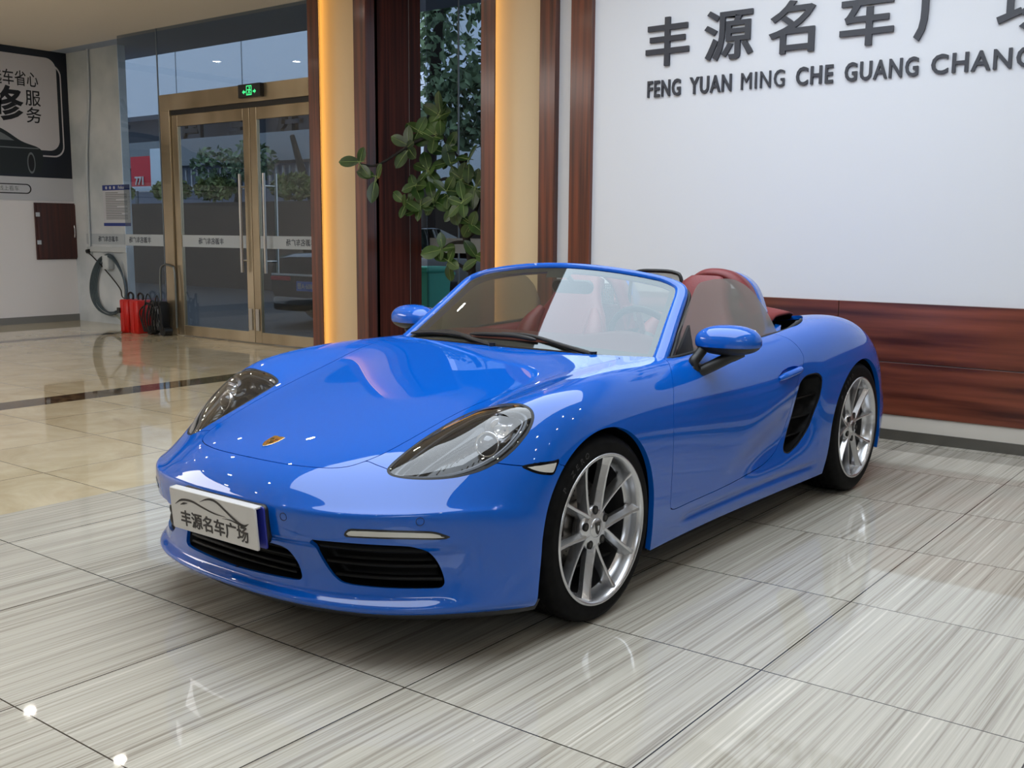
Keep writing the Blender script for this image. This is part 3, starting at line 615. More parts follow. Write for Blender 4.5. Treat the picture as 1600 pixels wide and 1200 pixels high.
# ---- car body surface: tensor cubic B-spline through stations (rows) x columns (centre -> side -> sill)
CAR_STATIONS=[
# x[13] , y[13], z[13]
([.86,.85,.81,.75,.675,.59,.50,.42,.335,.24,.14,.06,-.02],[0,.2,.38,.52,.63,.72,.795,.843,.868,.876,.88,.88,.88],[.16]*8+[.158,.156,.154,.152,.15]),
([.925,.917,.884,.832,.757,.663,.556,.452,.36,.26,.16,.07,-.01],[0,.2,.38,.52,.635,.73,.805,.85,.872,.878,.88,.88,.88],[.188,.188,.187,.186,.185,.185,.185,.184,.182,.178,.174,.17,.165]),
([.937,.93,.90,.846,.772,.675,.563,.458,.364,.264,.165,.075,-.01],[0,.2,.38,.52,.635,.73,.805,.85,.872,.878,.88,.88,.88],[.222,.222,.221,.22,.219,.218,.218,.216,.213,.206,.197,.188,.178]),
([.937,.93,.897,.838,.757,.658,.553,.46,.368,.268,.168,.078,-.01],[0,.2,.38,.52,.635,.73,.805,.85,.872,.878,.88,.88,.88],[.295,.295,.294,.293,.292,.291,.291,.287,.278,.255,.23,.208,.185]),
([.944,.937,.904,.845,.763,.662,.556,.462,.372,.272,.172,.08,-.005],[0,.2,.38,.52,.635,.73,.805,.85,.872,.88,.882,.882,.88],[.39,.39,.388,.386,.385,.385,.383,.376,.355,.31,.265,.22,.18]),
([.954,.947,.914,.855,.772,.670,.562,.465,.376,.278,.178,.085,0],[0,.2,.38,.52,.635,.73,.803,.848,.872,.882,.884,.883,.88],[.468,.468,.467,.466,.466,.465,.462,.450,.42,.355,.295,.235,.185]),
([.953,.946,.914,.854,.770,.667,.559,.463,.376,.28,.18,.087,0],[0,.2,.38,.52,.635,.727,.799,.843,.870,.882,.885,.884,.88],[.505,.505,.505,.505,.505,.505,.502,.492,.462,.395,.32,.25,.19]),
([.942,.935,.898,.836,.752,.650,.546,.455,.372,.278,.18,.087,0],[0,.2,.38,.52,.635,.727,.797,.841,.869,.882,.885,.884,.88],[.526,.526,.522,.518,.518,.518,.516,.509,.482,.415,.335,.258,.193]),
([.905,.896,.852,.785,.700,.607,.515,.436,.360,.272,.178,.085,.0],[0,.2,.38,.52,.635,.725,.79,.835,.867,.881,.885,.884,.88],[.574,.573,.563,.553,.551,.553,.556,.554,.532,.46,.365,.275,.20]),
([.80,.79,.745,.69,.607,.522,.44,.37,.305,.225,.142,.06,-.02],[0,.2,.37,.505,.605,.70,.775,.832,.87,.883,.886,.885,.88],[.634,.632,.624,.614,.628,.650,.657,.647,.605,.51,.40,.29,.20]),
([.60,.595,.565,.52,.457,.392,.328,.272,.215,.15,.08,.02,-.05],[0,.2,.37,.495,.585,.685,.77,.835,.873,.887,.888,.886,.88],[.686,.685,.680,.682,.708,.742,.747,.722,.66,.55,.42,.30,.20]),
([.36,.36,.345,.32,.285,.245,.205,.168,.125,.08,.03,-.02,-.07],[0,.2,.37,.505,.60,.70,.78,.842,.878,.891,.891,.888,.88],[.744,.743,.740,.745,.775,.804,.803,.764,.69,.57,.43,.30,.19]),
([.10,.10,.095,.085,.075,.06,.045,.03,.01,-.01,-.04,-.07,-.11],[0,.2,.37,.51,.61,.71,.79,.848,.882,.893,.891,.887,.878],[.792,.792,.790,.795,.815,.838,.833,.785,.71,.58,.435,.30,.18]),
([-.20,-.20,-.20,-.20,-.20,-.20,-.20,-.20,-.205,-.21,-.22,-.23,-.25],[0,.2,.37,.52,.62,.71,.785,.842,.878,.890,.888,.882,.868],[.836,.836,.835,.840,.852,.864,.854,.800,.716,.585,.44,.30,.17]),
([-.50,-.50,-.50,-.50,-.50,-.50,-.50,-.50,-.50,-.50,-.50,-.50,-.50],[0,.2,.37,.52,.62,.70,.77,.825,.862,.877,.876,.870,.85],[.872,.873,.874,.875,.875,.873,.857,.803,.718,.585,.44,.29,.165]),
([-.85]*13,[0,.2,.37,.52,.62,.70,.758,.810,.848,.866,.868,.864,.842],[.89,.89,.888,.886,.882,.876,.858,.804,.717,.585,.44,.285,.165]),
([-1.2]*13,[0,.2,.37,.52,.62,.70,.758,.808,.847,.866,.870,.867,.845],[.90,.90,.897,.893,.888,.880,.860,.807,.720,.585,.44,.285,.165]),
([-1.6]*13,[0,.2,.37,.52,.625,.708,.772,.825,.863,.880,.882,.877,.855],[.92,.92,.915,.908,.902,.893,.872,.818,.727,.588,.44,.285,.165]),
([-2.0]*13,[0,.2,.37,.52,.63,.722,.798,.856,.890,.901,.899,.89,.867],[.925,.925,.925,.928,.931,.926,.900,.835,.738,.595,.44,.285,.165]),
([-2.4]*13,[0,.2,.37,.51,.625,.725,.808,.868,.900,.908,.904,.894,.872],[.915,.915,.917,.927,.942,.940,.910,.840,.742,.60,.44,.285,.165]),
([-2.76,-2.76,-2.76,-2.755,-2.75,-2.745,-2.74,-2.735,-2.73,-2.72,-2.71,-2.70,-2.69],[0,.2,.37,.50,.605,.705,.787,.847,.882,.896,.898,.892,.872],[.878,.878,.880,.887,.898,.891,.856,.79,.703,.58,.43,.285,.165]),
([-3.06,-3.06,-3.05,-3.03,-3.005,-2.98,-2.955,-2.925,-2.895,-2.86,-2.82,-2.77,-2.72],[0,.2,.37,.49,.58,.67,.748,.808,.852,.876,.886,.884,.866],[.835,.835,.834,.83,.818,.796,.757,.70,.625,.525,.405,.275,.165]),
([-3.31,-3.30,-3.265,-3.22,-3.165,-3.10,-3.04,-2.98,-2.93,-2.88,-2.82,-2.765,-2.71],[0,.2,.38,.5,.6,.685,.755,.81,.85,.874,.884,.882,.866],[.78,.78,.772,.757,.73,.69,.645,.592,.53,.45,.355,.25,.16]),
([-3.43,-3.42,-3.385,-3.335,-3.27,-3.19,-3.11,-3.03,-2.955,-2.885,-2.815,-2.755,-2.70],[0,.2,.39,.52,.63,.72,.785,.83,.86,.877,.884,.882,.866],[.64,.64,.633,.622,.60,.565,.52,.475,.43,.37,.30,.22,.155]),
([-3.45,-3.44,-3.405,-3.35,-3.28,-3.20,-3.115,-3.03,-2.95,-2.88,-2.81,-2.75,-2.70],[0,.2,.39,.525,.635,.725,.79,.835,.863,.878,.884,.882,.866],[.44,.44,.437,.433,.427,.415,.39,.355,.32,.275,.23,.185,.15]),
([-3.40,-3.39,-3.355,-3.30,-3.235,-3.16,-3.08,-3.0,-2.93,-2.865,-2.80,-2.745,-2.695],[0,.2,.385,.515,.625,.715,.78,.825,.855,.872,.88,.88,.865],[.21,.21,.21,.208,.206,.203,.198,.192,.185,.175,.165,.155,.145]),
]
P0_=np.array([np.stack([np.array(s[0]),np.array(s[1]),np.array(s[2])],1) for s in CAR_STATIONS])  # NU,NV,3
NU,NV=P0_.shape[:2]
def ext(P):
    # add phantom rows: v start mirrored about y=0; v end extrapolated; u ends extrapolated
    m=P[:,1:2]*np.array([1,-1,1]); e=2*P[:,-1:]-P[:,-2:-1]
    P=np.concatenate([m,P,e],1)
    return np.concatenate([2*P[:1]-P[1:2],P,2*P[-1:]-P[-2:-1]],0)
def atk(P):
    E=ext(P); A=(E[:-2]+4*E[1:-1]+E[2:])/6; return (A[:,:-2]+4*A[:,1:-1]+A[:,2:])/6
CT=P0_.copy()
for _ in range(2): CT=CT+(P0_-atk(CT))
EX=ext(CT)
def bas(t):
    return np.stack([(1-t)**3,3*t**3-6*t**2+4,-3*t**3+3*t**2+3*t+1,t**3],-1)/6
def dbas(t):
    return np.stack([-(1-t)**2,3*t**2-4*t,-3*t**2+2*t+1,t**2],-1)/2
def raw(u,v,d=None):
    u=np.clip(np.asarray(u,float),0,NU-1-1e-9); v=np.clip(np.asarray(v,float),0,NV-1-1e-9)
    i=np.floor(u).astype(int); j=np.floor(v).astype(int); 
    bu=bas(u-i) if d!='u' else dbas(u-i); bv=bas(v-j) if d!='v' else dbas(v-j)
    out=0
    for a in range(4):
        for b in range(4):
            out=out+(bu[...,a]*bv[...,b])[...,None]*EX[i+a,j+b]
    return out
def sstep(a,b,x):
    t=np.clip((x-a)/(b-a),0,1); return t*t*t*(t*(6*t-15)+10)
def disp(p):
    x,y,z=p[...,0],p[...,1],p[...,2]
    # scooped channel running along the door into the side air inlet
    zc=np.interp(x,[-2.0,-1.75,-1.55,-1.2,-.9,-.6],[.56,.50,.42,.36,.325,.30]) 
    w=np.interp(x,[-2.0,-1.7,-1.4,-1.0,-.6],[.24,.20,.13,.07,.04])
    amp=.045*(1-sstep(-1.62,-.8,x))*sstep(-2.02,-1.72,x)
    t=(z-zc)/w
    d=-amp*np.exp(-t**2*1.6)*sstep(.70,.80,y)
    d=d-.012*np.exp(-((z-.236)/.016)**2)*sstep(-2.0,-1.85,x)*(1-sstep(-.70,-.55,x))*sstep(.7,.8,y)
    # bumper: recess between the lip and the upper edge
    rec=.030*sstep(.20,.24,z)*(1-sstep(.37,.415,z))*(1-sstep(.66,.80,y))*sstep(.5,.62,x)
    return d,rec
def body_surf(u,v):
    p=raw(u,v); d,rec=disp(p)
    p=p.copy(); p[...,1]+=d; p[...,0]-=rec
    return p
def nrm(u,v,h=1e-3):
    du=body_surf(np.clip(u+h,0,NU-1),v)-body_surf(np.clip(u-h,0,NU-1),v)
    dv=body_surf(u,np.clip(v+h,0,NV-1))-body_surf(u,np.clip(v-h,0,NV-1))
    n=np.cross(dv,du); n/=np.linalg.norm(n,axis=-1,keepdims=True)+1e-12
    return n

# ---- base grid of one half, trimmed into panels
GU, GV = 330, 190
_u, _v = np.meshgrid(np.linspace(0, NU-1, GU), np.linspace(0, NV-1, GV), indexing='ij')
UV0 = np.stack([_u.ravel(), _v.ravel()], 1); P3D0 = body_surf(UV0[:, 0], UV0[:, 1])
QUADS = np.array([(i*GV+j, (i+1)*GV+j, (i+1)*GV+j+1, i*GV+j+1) for i in range(GU-1) for j in range(GV-1)])
def inside2d(P, poly):
    x, y = P[:, 0], P[:, 1]; r = np.zeros(len(P), bool); a = poly; b = np.roll(poly, -1, 0)
    for (x0, y0), (x1, y1) in zip(a, b):
        if y0 == y1: continue
        r ^= ((y0 > y) != (y1 > y)) & (x < (x1-x0)*(y-y0)/(y1-y0)+x0)
    return r
def polydist(P, L):
    d = np.full(len(P), 1e9)
    for a, b in zip(L, np.roll(L, -1, 0)):
        ab = b-a; t = np.clip(((P-a)@ab)/(ab@ab+1e-12), 0, 1); d = np.minimum(d, np.linalg.norm(P-a-t[:, None]*ab, axis=1))
    return d
def sd_uv(poly):
    """signed distance (metres) of the grid points to an outline drawn on the surface; negative inside"""
    poly = np.asarray(poly, float); ins = inside2d(UV0, poly)
    pm = np.clip(poly, [0, -3], [NU-1.001, NV-1.001]); L = body_surf(pm[:, 0], np.abs(pm[:, 1])); L[:, 1] *= np.where(pm[:, 1] < 0, -1, 1)
    lo, hi = poly.min(0)-.7, poly.max(0)+.7; near = ((UV0 > lo) & (UV0 < hi)).all(1)
    d = np.full(len(UV0), .3); d[near] = np.minimum(polydist(P3D0[near], L), .3)
    return np.where(ins, -d, d)
def sd_xy(poly, P2, valid):
    ins = inside2d(P2, poly) & valid; d = np.full(len(P2), .3); d[valid] = np.minimum(polydist(P2[valid], poly), .3)
    return np.where(ins, -d, d)
cl = lambda pts, n=5: crom(pts, n, True)
# outlines (u, v)
HEAD = cl([(9.0, 2.96), (9.13, 2.91), (9.46, 2.90), (9.96, 2.90), (10.46, 2.92), (10.96, 3.0), (11.21, 3.22), (11.21, 3.9), (10.98, 4.75), (10.80, 5.31), (10.61, 5.75), (10.41, 6.04), (10.15, 6.25), (9.81, 6.38), (9.52, 6.38), (9.22, 6.29), (8.95, 6.07), (8.78, 5.77), (8.65, 5.43), (8.57, 4.96), (8.56, 4.48), (8.61, 4.0), (8.70, 3.55), (8.80, 3.22), (8.89, 3.06)])
_front = crom([(8.70, -1.2), (8.69, -.6), (8.69, 0), (8.695, .6), (8.715, 1.05), (8.79, 1.62), (8.94, 2.02), (9.2, 2.25), (9.57, 2.44), (10.09, 2.57), (10.6, 2.64), (11.2, 2.70), (11.8, 2.86), (12.3, 3.05), (12.8, 3.34), (13.3, 3.66), (13.75, 3.95)], 6)
HOOD = np.array(list(_front)+[(14.02, 4.0), (14.06, 3.8), (14.07, 3.3), (14.06, 2.5), (14.03, 1.5), (14.01, 0), (14.03, -1.2)])
CINT = np.array(list(crom([(3.74, -1.2), (3.75, .0), (3.75, .9), (3.70, 1.22), (3.50, 1.39), (3.2, 1.51), (2.85, 1.57), (2.66, 1.56), (2.56, 1.42), (2.5, .9), (2.42, 0), (2.42, -1.2)], 6)))
SINT = cl([(4.27, 1.99), (3.9, 1.93), (3.29, 2.12), (2.92, 2.32), (2.74, 2.54), (2.68, 3.13), (2.66, 3.93), (2.66, 4.62), (2.74, 4.78), (2.95, 4.82), (3.51, 4.67), (3.90, 4.48), (4.16, 4.31), (4.26, 4.06), (4.31, 3.4), (4.33, 2.7), (4.31, 2.16)])
DRLO = cl([(4.61, 2.75), (4.92, 2.86), (4.96, 3.1), (4.96, 3.44), (4.91, 4.13), (4.83, 4.69), (4.68, 4.94), (4.53, 5.10), (4.47, 4.82), (4.53, 4.12), (4.56, 3.24), (4.56, 2.9)])
MARK = cl([(8.75, 6.80), (8.96, 7.43), (9.25, 7.85), (9.47, 8.02), (9.2, 8.13), (8.92, 8.17), (8.72, 7.9), (8.63, 7.58), (8.64, 7.2)])
DOOR = np.array(list(crom([(14.43, 4.6), (14.43, 5.2), (14.41, 5.9), (14.2, 7.0), (14.02, 8.05), (13.97, 8.9), (13.96, 9.8), (13.955, 10.5), (13.975, 10.86), (14.08, 10.95), (14.49, 10.92), (15.5, 10.87), (16.25, 10.79), (16.61, 10.66), (16.86, 10.44), (16.99, 10.15), (17.1, 9.75), (17.16, 9.4), (17.16, 8.9), (17.21, 8.45), (17.34, 8.05), (17.44, 7.6), (17.44, 7.25), (17.41, 6.82), (17.35, 6.24), (17.27, 5.65), (17.22, 5.1), (17.2, 4.6)], 4)))
VENT = cl([(17.38, 8.36), (17.51, 8.26), (17.74, 8.27), (17.84, 8.42), (17.86, 8.65), (17.82, 9.12), (17.74, 9.51), (17.63, 10.01), (17.46, 10.35), (17.25, 10.58), (17.11, 10.66), (17.02, 10.6), (17.02, 10.42), (17.13, 10.02), (17.24, 9.51), (17.26, 8.95), (17.3, 8.52)])
HAND = cl([(16.73, 8.15), (16.79, 7.95), (16.92, 7.80), (17.12, 7.76), (17.29, 7.86), (17.32, 8.02), (17.24, 8.16), (17, 8.20)])
BUMP = np.array([(-.8, -1.2), (-.8, 12.6), (6, 12.6), (9.9, 9.2), (9.5, 8.35), (9.05, 7.6), (8.76, 6.86), (8.77, 6.4), (8.83, 5.9), (9.02, 3.3), (9.05, 2.95), (9.16, 2.6), (9.25, 2.29)]+[tuple(p) for p in _front[::-1] if p[0] < 9.21])
CABIN = crom([(-.53, -.3), (-.53, 0), (-.532, .3), (-.545, .5), (-.59, .64), (-.665, .722), (-.76, .737), (-1.0, .726), (-1.4, .725), (-1.7, .735), (-1.88, .738), (-2.0, .733), (-2.10, .708), (-2.24, .65), (-2.36, .56), (-2.44, .4), (-2.48, .2), (-2.48, 0), (-2.48, -.3)], 5)
def sd_arch(P, cx, cz, rf, rr_, rt, fl):
    dx, dz = P[:, 0]-cx, P[:, 2]-cz; a = np.where(dx > 0, rf, rr_)
    up = (np.sqrt((dx/a)**2+(np.maximum(dz, 0)/rt)**2)-1)*rt
    return np.where(dz > 0, up, np.abs(dx)-a-fl*np.abs(dz))
Gn = ['head', 'hood', 'cint', 'sint', 'drl', 'mark', 'door', 'vent', 'hand', 'bump', 'cabin', 'fa', 'ra']
G0 = np.stack([sd_uv(HEAD), sd_uv(HOOD), sd_uv(CINT), sd_uv(SINT), sd_uv(DRLO), sd_uv(MARK), sd_uv(DOOR), sd_uv(VENT), sd_uv(HAND), sd_uv(BUMP),
               sd_xy(CABIN, P3D0[:, :2], P3D0[:, 2] > .8), sd_arch(P3D0, 0, .338, .360, .348, .362, .10), sd_arch(P3D0, -2.475, .346, .405, .372, .372, .06)], 1)
GI = {k: i for i, k in enumerate(Gn)}
def region(conds):
    """conds: (name, offset, keep_inside). Returns uv, polygons, g-values"""
    uv = [tuple(p) for p in UV0]; G = [g for g in G0]; Garr = G0; q = QUADS; odd = []
    val = np.ones(len(QUADS), bool)
    # quick vectorised rejection
    cross = np.zeros(len(QUADS), bool)
    for k, off, ins in conds:
        g = (G0[:, GI[k]]-off)*(1 if ins else -1); gq = g[QUADS]
        val &= ~(gq > 0).all(1); cross |= ((gq > 0).any(1))
    full = QUADS[val & ~cross]; odd = [list(p) for p in QUADS[val & cross]]
    for k, off, ins in conds:
        i = GI[k]; sg = 1 if ins else -1; new = []; cache = {}
        for p in odd:
            gv = [(G[a][i]-off)*sg for a in p]
            if max(gv) <= 0: new.append(p); continue
            if min(gv) > 0: continue
            out = []
            for a, b, ga, gb in zip(p, p[1:]+p[:1], gv, gv[1:]+gv[:1]):
                if ga <= 0: out.append(a)
                if (ga <= 0) != (gb <= 0):
                    key = (a, b) if a < b else (b, a)
                    if key not in cache:
                        t = ga/(ga-gb); cache[key] = len(uv)
                        uv.append((uv[a][0]*(1-t)+uv[b][0]*t, uv[a][1]*(1-t)+uv[b][1]*t)); G.append(G[a]*(1-t)+G[b]*t)
                    out.append(cache[key])
            if len(out) >= 3: new.append(out)
        odd = new
    polys = [list(map(int, p)) for p in full]+odd
    used = sorted({a for p in polys for a in p}); mp = {a: i for i, a in enumerate(used)}
    return np.array([uv[a] for a in used]), [[mp[a] for a in p] for p in polys], np.array([G[a] for a in used])
def panel(name, conds, mats, parent, lip=.015, off=0, sides=(1,), depth=None, lip_mi=0, merge=False, M=None, lip_skip=None):
    """a trimmed piece of the body surface with its edges returned inwards by lip"""
    uv, polys, G = region(conds); p = body_surf(uv[:, 0], uv[:, 1]); n = nrm(uv[:, 0], uv[:, 1])
    o = off if depth is None else depth(G, p)
    p = p+n*(np.asarray(o)[..., None] if np.ndim(o) else o)
    cnt = {}
    for q in polys:
        for a, b in zip(q, q[1:]+q[:1]): cnt[(a, b)] = cnt.get((a, b), 0)+1
    bd = [(a, b) for (a, b) in cnt if (b, a) not in cnt and not (uv[a][1] < 1e-4 and uv[b][1] < 1e-4)]
    mb = MB()
    for sg in sides:
        k = np.array([1, sg, 1]); pp = p*k; nn = n*k; P_ = [q if sg < 0 else q[::-1] for q in polys]
        mb.add(pp, P_, 0, True)
        if lip:
            B = [(a, b) for a, b in bd]; vs = []; fs = []
            for a, b in B:
                i = len(vs); vs += [pp[a], pp[b], pp[b]-nn[b]*lip, pp[a]-nn[a]*lip]; fs.append((i, i+1, i+2, i+3) if sg < 0 else (i+3, i+2, i+1, i))
            mb.add(vs, fs, lip_mi, True)
    o_ = mb.build(name, mats, parent, recalc=False)
    if merge:
        import bmesh
        bm = bmesh.new(); bm.from_mesh(o_.data); vv = [v for v in bm.verts if abs(v.co.y) < 1e-5]; bmesh.ops.remove_doubles(bm, verts=vv, dist=1e-5); bm.to_mesh(o_.data); bm.free()
    return o_
def on_body(u, v, off=0, sg=1):
    p = body_surf(np.array(float(u)), np.array(float(v)))+nrm(np.array(float(u)), np.array(float(v)))*off; return p*np.array([1, sg, 1])

# ---- materials of the car
M_BLUE = mat('blue_car_paint', lin(9, 91, 192), .4, .0, 1.0, coat_rough=.01, spec=.0); M_BLUE.node_tree.nodes['Principled BSDF'].inputs['Coat IOR'].default_value = 1.65
M_GAP = mat('shut_line_black', lin(8, 8, 9), .8)
M_RUB = mat('black_rubber', lin(18, 18, 19), .6); M_TYRE = noise_var(mat('tyre_rubber', (1, 1, 1), .65, spec=.12), 30, lin(9, 9, 10), lin(17, 17, 18), detail=2)
M_WSG = thin_glass('windscreen_glass', (.62, .64, .58, 1), 2.6, 1.52, gcol=(.84, .94, 1, 1)); M_SIDEG = thin_glass('tinted_side_glass', (.60, .60, .56, 1), 1.7, 1.5, haze=((.34, .32, .29, 1), .42))  # side glass: grey diffuse haze mixed in for its veil of reflections
M_LENS = thin_glass('lamp_lens', (.93, .95, .97, 1), 1.9, 1.5)
M_RED = mat('burgundy_leather', lin(116, 32, 36), .45); noise_var(M_RED, 220, lin(104, 27, 31), lin(122, 38, 40), detail=2, bump=.08)
M_REDD = mat('burgundy_trim', lin(96, 30, 32), .5); M_ALLOY = mat('silver_alloy', lin(204, 205, 208), .24, .9); M_DARKM = mat('dark_metal', lin(66, 64, 62), .4, .8)
M_PALE = mat('pale_lamp_cover', lin(206, 204, 196), .1, coat=.6); M_GRILLE = mat('grille_black', lin(10, 10, 11), .5, spec=.2)
car = empty('sports_car', (CAR_X, CAR_Y, 0), CAR_RZ)
tag(car, 'bright blue open two seat convertible with burgundy interior and silver wheels', 'car')
B2 = (1, -1); g_ = .0016
panel('body_shell', [('cabin', 0, False), ('hood', g_, False), ('bump', g_, False), ('door', g_, False), ('head', 0, False), ('mark', 0, False), ('vent', 0, False), ('fa', 0, False), ('ra', 0, False)], M_BLUE, car, .022, sides=B2, merge=True)
panel('bonnet', [('hood', -g_, True), ('cabin', 0, False)], M_BLUE, car, .014, sides=B2, merge=True)
panel('front_bumper', [('bump', -g_, True), ('hood', g_, False), ('head', 0, False), ('mark', 0, False), ('cint', 0, False), ('sint', 0, False), ('drl', 0, False), ('fa', 0, False)], M_BLUE, car, .03, sides=B2, merge=True)
# dark lining just under the skin so that shut lines read black
panel('inner_lining', [('cabin', .004, False), ('head', .02, False), ('vent', .03, False), ('fa', .015, False), ('ra', .015, False), ('cint', .03, False), ('sint', .03, False), ('hand', .02, False)], M_GAP, car, 0, -.018, sides=B2)
doors = []
for sg, nm in ((1, 'left'), (-1, 'right')):
    d = panel('door', [('door', -g_, True), ('cabin', 0, False), ('vent', .003, False), ('hand', 0, False)], M_BLUE, car, .016, sides=(sg,)); doors.append(d)
    panel('handle_recess', [('hand', 0, True)], M_BLUE, d, 0, sides=(sg,), depth=lambda G, p: -np.minimum(.022, -G[:, GI['hand']]*1.4))
    hp = [on_body(u, v, o, sg) for u, v, o in ((16.74, 8.13, .0), (16.9, 8.06, .010), (17.1, 8.0, .014), (17.25, 7.97, .010), (17.33, 7.99, .0))]
    c = crom(hp, 6); r = np.interp(np.arange(len(c)), [0, 5, 18, len(c)-1], [.010, .017, .016, .008])
    MB().tube(c, r, 12).build('door_handle', M_BLUE, d)
    # headlamp
    h = panel('headlamp', [('head', 0, True)], M_BLACKG, car, 0, sides=(sg,), depth=lambda G, p: -np.minimum(.075, .004+np.maximum(0, -G[:, GI['head']])*1.5))
    panel('seal', [('head', -.0008, True), ('head', -.0095, False)], M_RUB, h, .01, -.0005, sides=(sg,))
    panel('lens', [('head', -.0095, True)], M_LENS, h, 0, sides=(sg,), depth=lambda G, p: -.001+.012*(1-(1-np.clip(-G[:, GI['head']]-.0095, 0, .080)/.080)**2))
    for lo, hi, m_, dp in ((-.022, -.030, mat('lamp_grey', lin(70, 72, 76), .3, .5), -.020), (-.037, -.042, mat('lamp_dark_chrome', lin(92, 92, 95), .2, .9), -.034)):
        panel('inner_strip', [('head', lo, True), ('head', hi, False)], m_, h, .008, dp, sides=(sg,))
    pc_ = on_body(9.66, 5.10, -.045, sg); nv = np.array([.93, .25*sg, .26]); nv /= np.linalg.norm(nv)
    FM = np.array(Matrix.Translation(pc_) @ Vector(nv).to_track_quat('Z', 'Y').to_matrix().to_4x4())
    MB().lathe([(.0, .030), (.014, .027), (.026, .018), (.034, .004), (.036, -.01)], 32, 'z', M=FM).build('projector', mat('projector_glass', lin(40, 42, 46), .03, coat=1), h)
    MB().lathe([(.036, .006), (.042, .010), (.044, .004), (.040, -.02), (.036, -.02)], 32, 'z', closed=True, M=FM).build('projector_ring', M_CHROME, h)
    rb = on_body(10.15, 5.15, -.042, sg); FM2 = np.array(Matrix.Translation(rb) @ Vector(nv).to_track_quat('Z', 'Y').to_matrix().to_4x4())
    MB().lathe([(.052, .030), (.047, .008), (.034, -.012), (.016, -.02), (.004, -.021)], 28, 'z', M=FM2).build('reflector', M_CHROME, h)
    fb_ = MB()
    for k in range(7): 
        a = on_body(8.98+.09*k, 4.15+.12*k, -.040, sg); b = on_body(9.25+.06*k, 4.1+.12*k, -.048, sg); fb_.tube([a, b], .0025, 6)
    fb_.build('reflector_fins', M_DARKM, h)
    # lower lamp strip and side marker
    s_ = panel('lamp_strip', [('drl', 0, True)], M_BLACKG, car, .004, .0012, sides=(sg,))
    panel('lamp_cover', [('drl', -.0065, True)], M_PALE, s_, .003, .004, sides=(sg,))
    s_ = panel('side_marker', [('mark', -.001, True), ('fa', .002, False)], M_BLACKG, car, .004, -.0005, sides=(sg,))
    panel('lamp_cover', [('mark', -.009, True), ('fa', .006, False)], M_PALE, s_, .003, .002, sides=(sg,))
    # outer intakes with slats
    i_ = panel('side_intake', [('sint', 0, True)], M_GRILLE, car, 0, sides=(sg,), depth=lambda G, p: -np.minimum(.055, .012+np.maximum(0, -G[:, GI['sint']])*3))
    for k, uu in enumerate((3.98, 3.50, 3.05)):
        v0 = (2.05, 2.12, 2.3)[k]; v1 = (4.40, 4.62, 4.76)[k]; vv = np.linspace(v0, v1, 16); m_ = MB()
        top = np.array([on_body(uu+.05-.06*((t-v0)/(v1-v0)), t, -.006, sg) for t in vv]); bot = np.array([on_body(uu-.05-.06*((t-v0)/(v1-v0)), t, -.004, sg) for t in vv]); bk = np.array([on_body(uu-.02, t, -.045, sg) for t in vv])
        m_.grid(np.stack([bk, top, bot, bk], 1)).build('slat', M_GRILLE, i_, recalc=False)
    # air inlet in the flank
    v_ = panel('air_inlet', [('vent', .001, True)], M_GRILLE, car, 0, sides=(sg,), depth=lambda G, p: -np.minimum(.085, .002+np.maximum(0, -G[:, GI['vent']])*2.6))
    panel('inlet_rim', [('vent', -.001, True), ('vent', -.006, False)], M_BLACK, v_, .012, -.002, sides=(sg,))
    for k, (u0, v0, u1, v1) in enumerate(((17.27, 9.05, 17.80, 8.98), (17.22, 9.65, 17.70, 9.62), (17.10, 10.15, 17.52, 10.12))):
        a, b, c_, d_ = on_body(u0, v0, -.022, sg), on_body(u1, v1, -.022, sg), on_body(u1, v1+.10, -.07, sg), on_body(u0, v0+.10, -.07, sg)
        MB().add([a, b, c_, d_, *(q-np.array([0, 0, .008]) for q in (a, b, c_, d_))], [(0, 1, 2, 3), (7, 6, 5, 4), (0, 4, 5, 1), (1, 5, 6, 2), (2, 6, 7, 3), (3, 7, 4, 0)], 0, False).build('inlet_vane', M_GRILLE, v_)
ci = panel('centre_intake', [('cint', 0, True)], M_GRILLE, car, 0, sides=B2, depth=lambda G, p: -np.minimum(.05, .012+np.maximum(0, -G[:, GI['cint']])*2.5))
for uu in (3.42, 3.12, 2.85):
    vv = np.linspace(-1.42, 1.42, 25); m_ = MB()
    f3 = lambda du, o: np.array([on_body(uu+du, abs(t), o, 1 if t >= 0 else -1) for t in vv])
    m_.grid(np.stack([f3(0, -.045), f3(.035, -.010), f3(-.035, -.008), f3(0, -.045)], 1)).build('slat', M_GRILLE, ci, recalc=False)
# lower lip spoiler, underside, wheel arch liners
lipp = [on_body(.25, v, -.004) for v in np.linspace(0, 7.2, 22)]
full = [p*np.array([1, -1, 1]) for p in lipp[::-1]]+lipp[1:]; rings = []
for p in full: rings.append(np.array([p+np.array(d) for d in ((.0, 0, .01), (-.010, 0, -.022), (-.05, 0, -.028), (-.08, 0, .0))]))
MB().loft(rings, True, True).build('lip_spoiler', M_BLACK, car)
MB().add([(-.0+x, y, .19) for x, y in ((.80, 0), (.72, .55), (.42, .78), (-.36, .80), (-2.05, .82), (-2.9, .80), (-3.2, .5), (-3.3, 0), (-3.2, -.5), (-2.9, -.80), (-2.05, -.82), (-.36, -.80), (.42, -.78), (.72, -.55))], [tuple(range(14))], 0, False).build('underbody', M_GAP, car, recalc=False, solid=.01)
for x, z, r in ((0, .338, .40), (-2.475, .346, .425)):
    for sg in (1, -1):
        l_ = MB().lathe([(r, .40*sg), (r, .845*sg)], 40, 'y', a0=-.45, a1=math.pi+.45)
        l_.lathe([(.05, .42*sg), (r+.01, .42*sg)], 40, 'y'); l_.build('wheel_arch_liner', M_GAP, car, (x, 0, z), recalc=False)
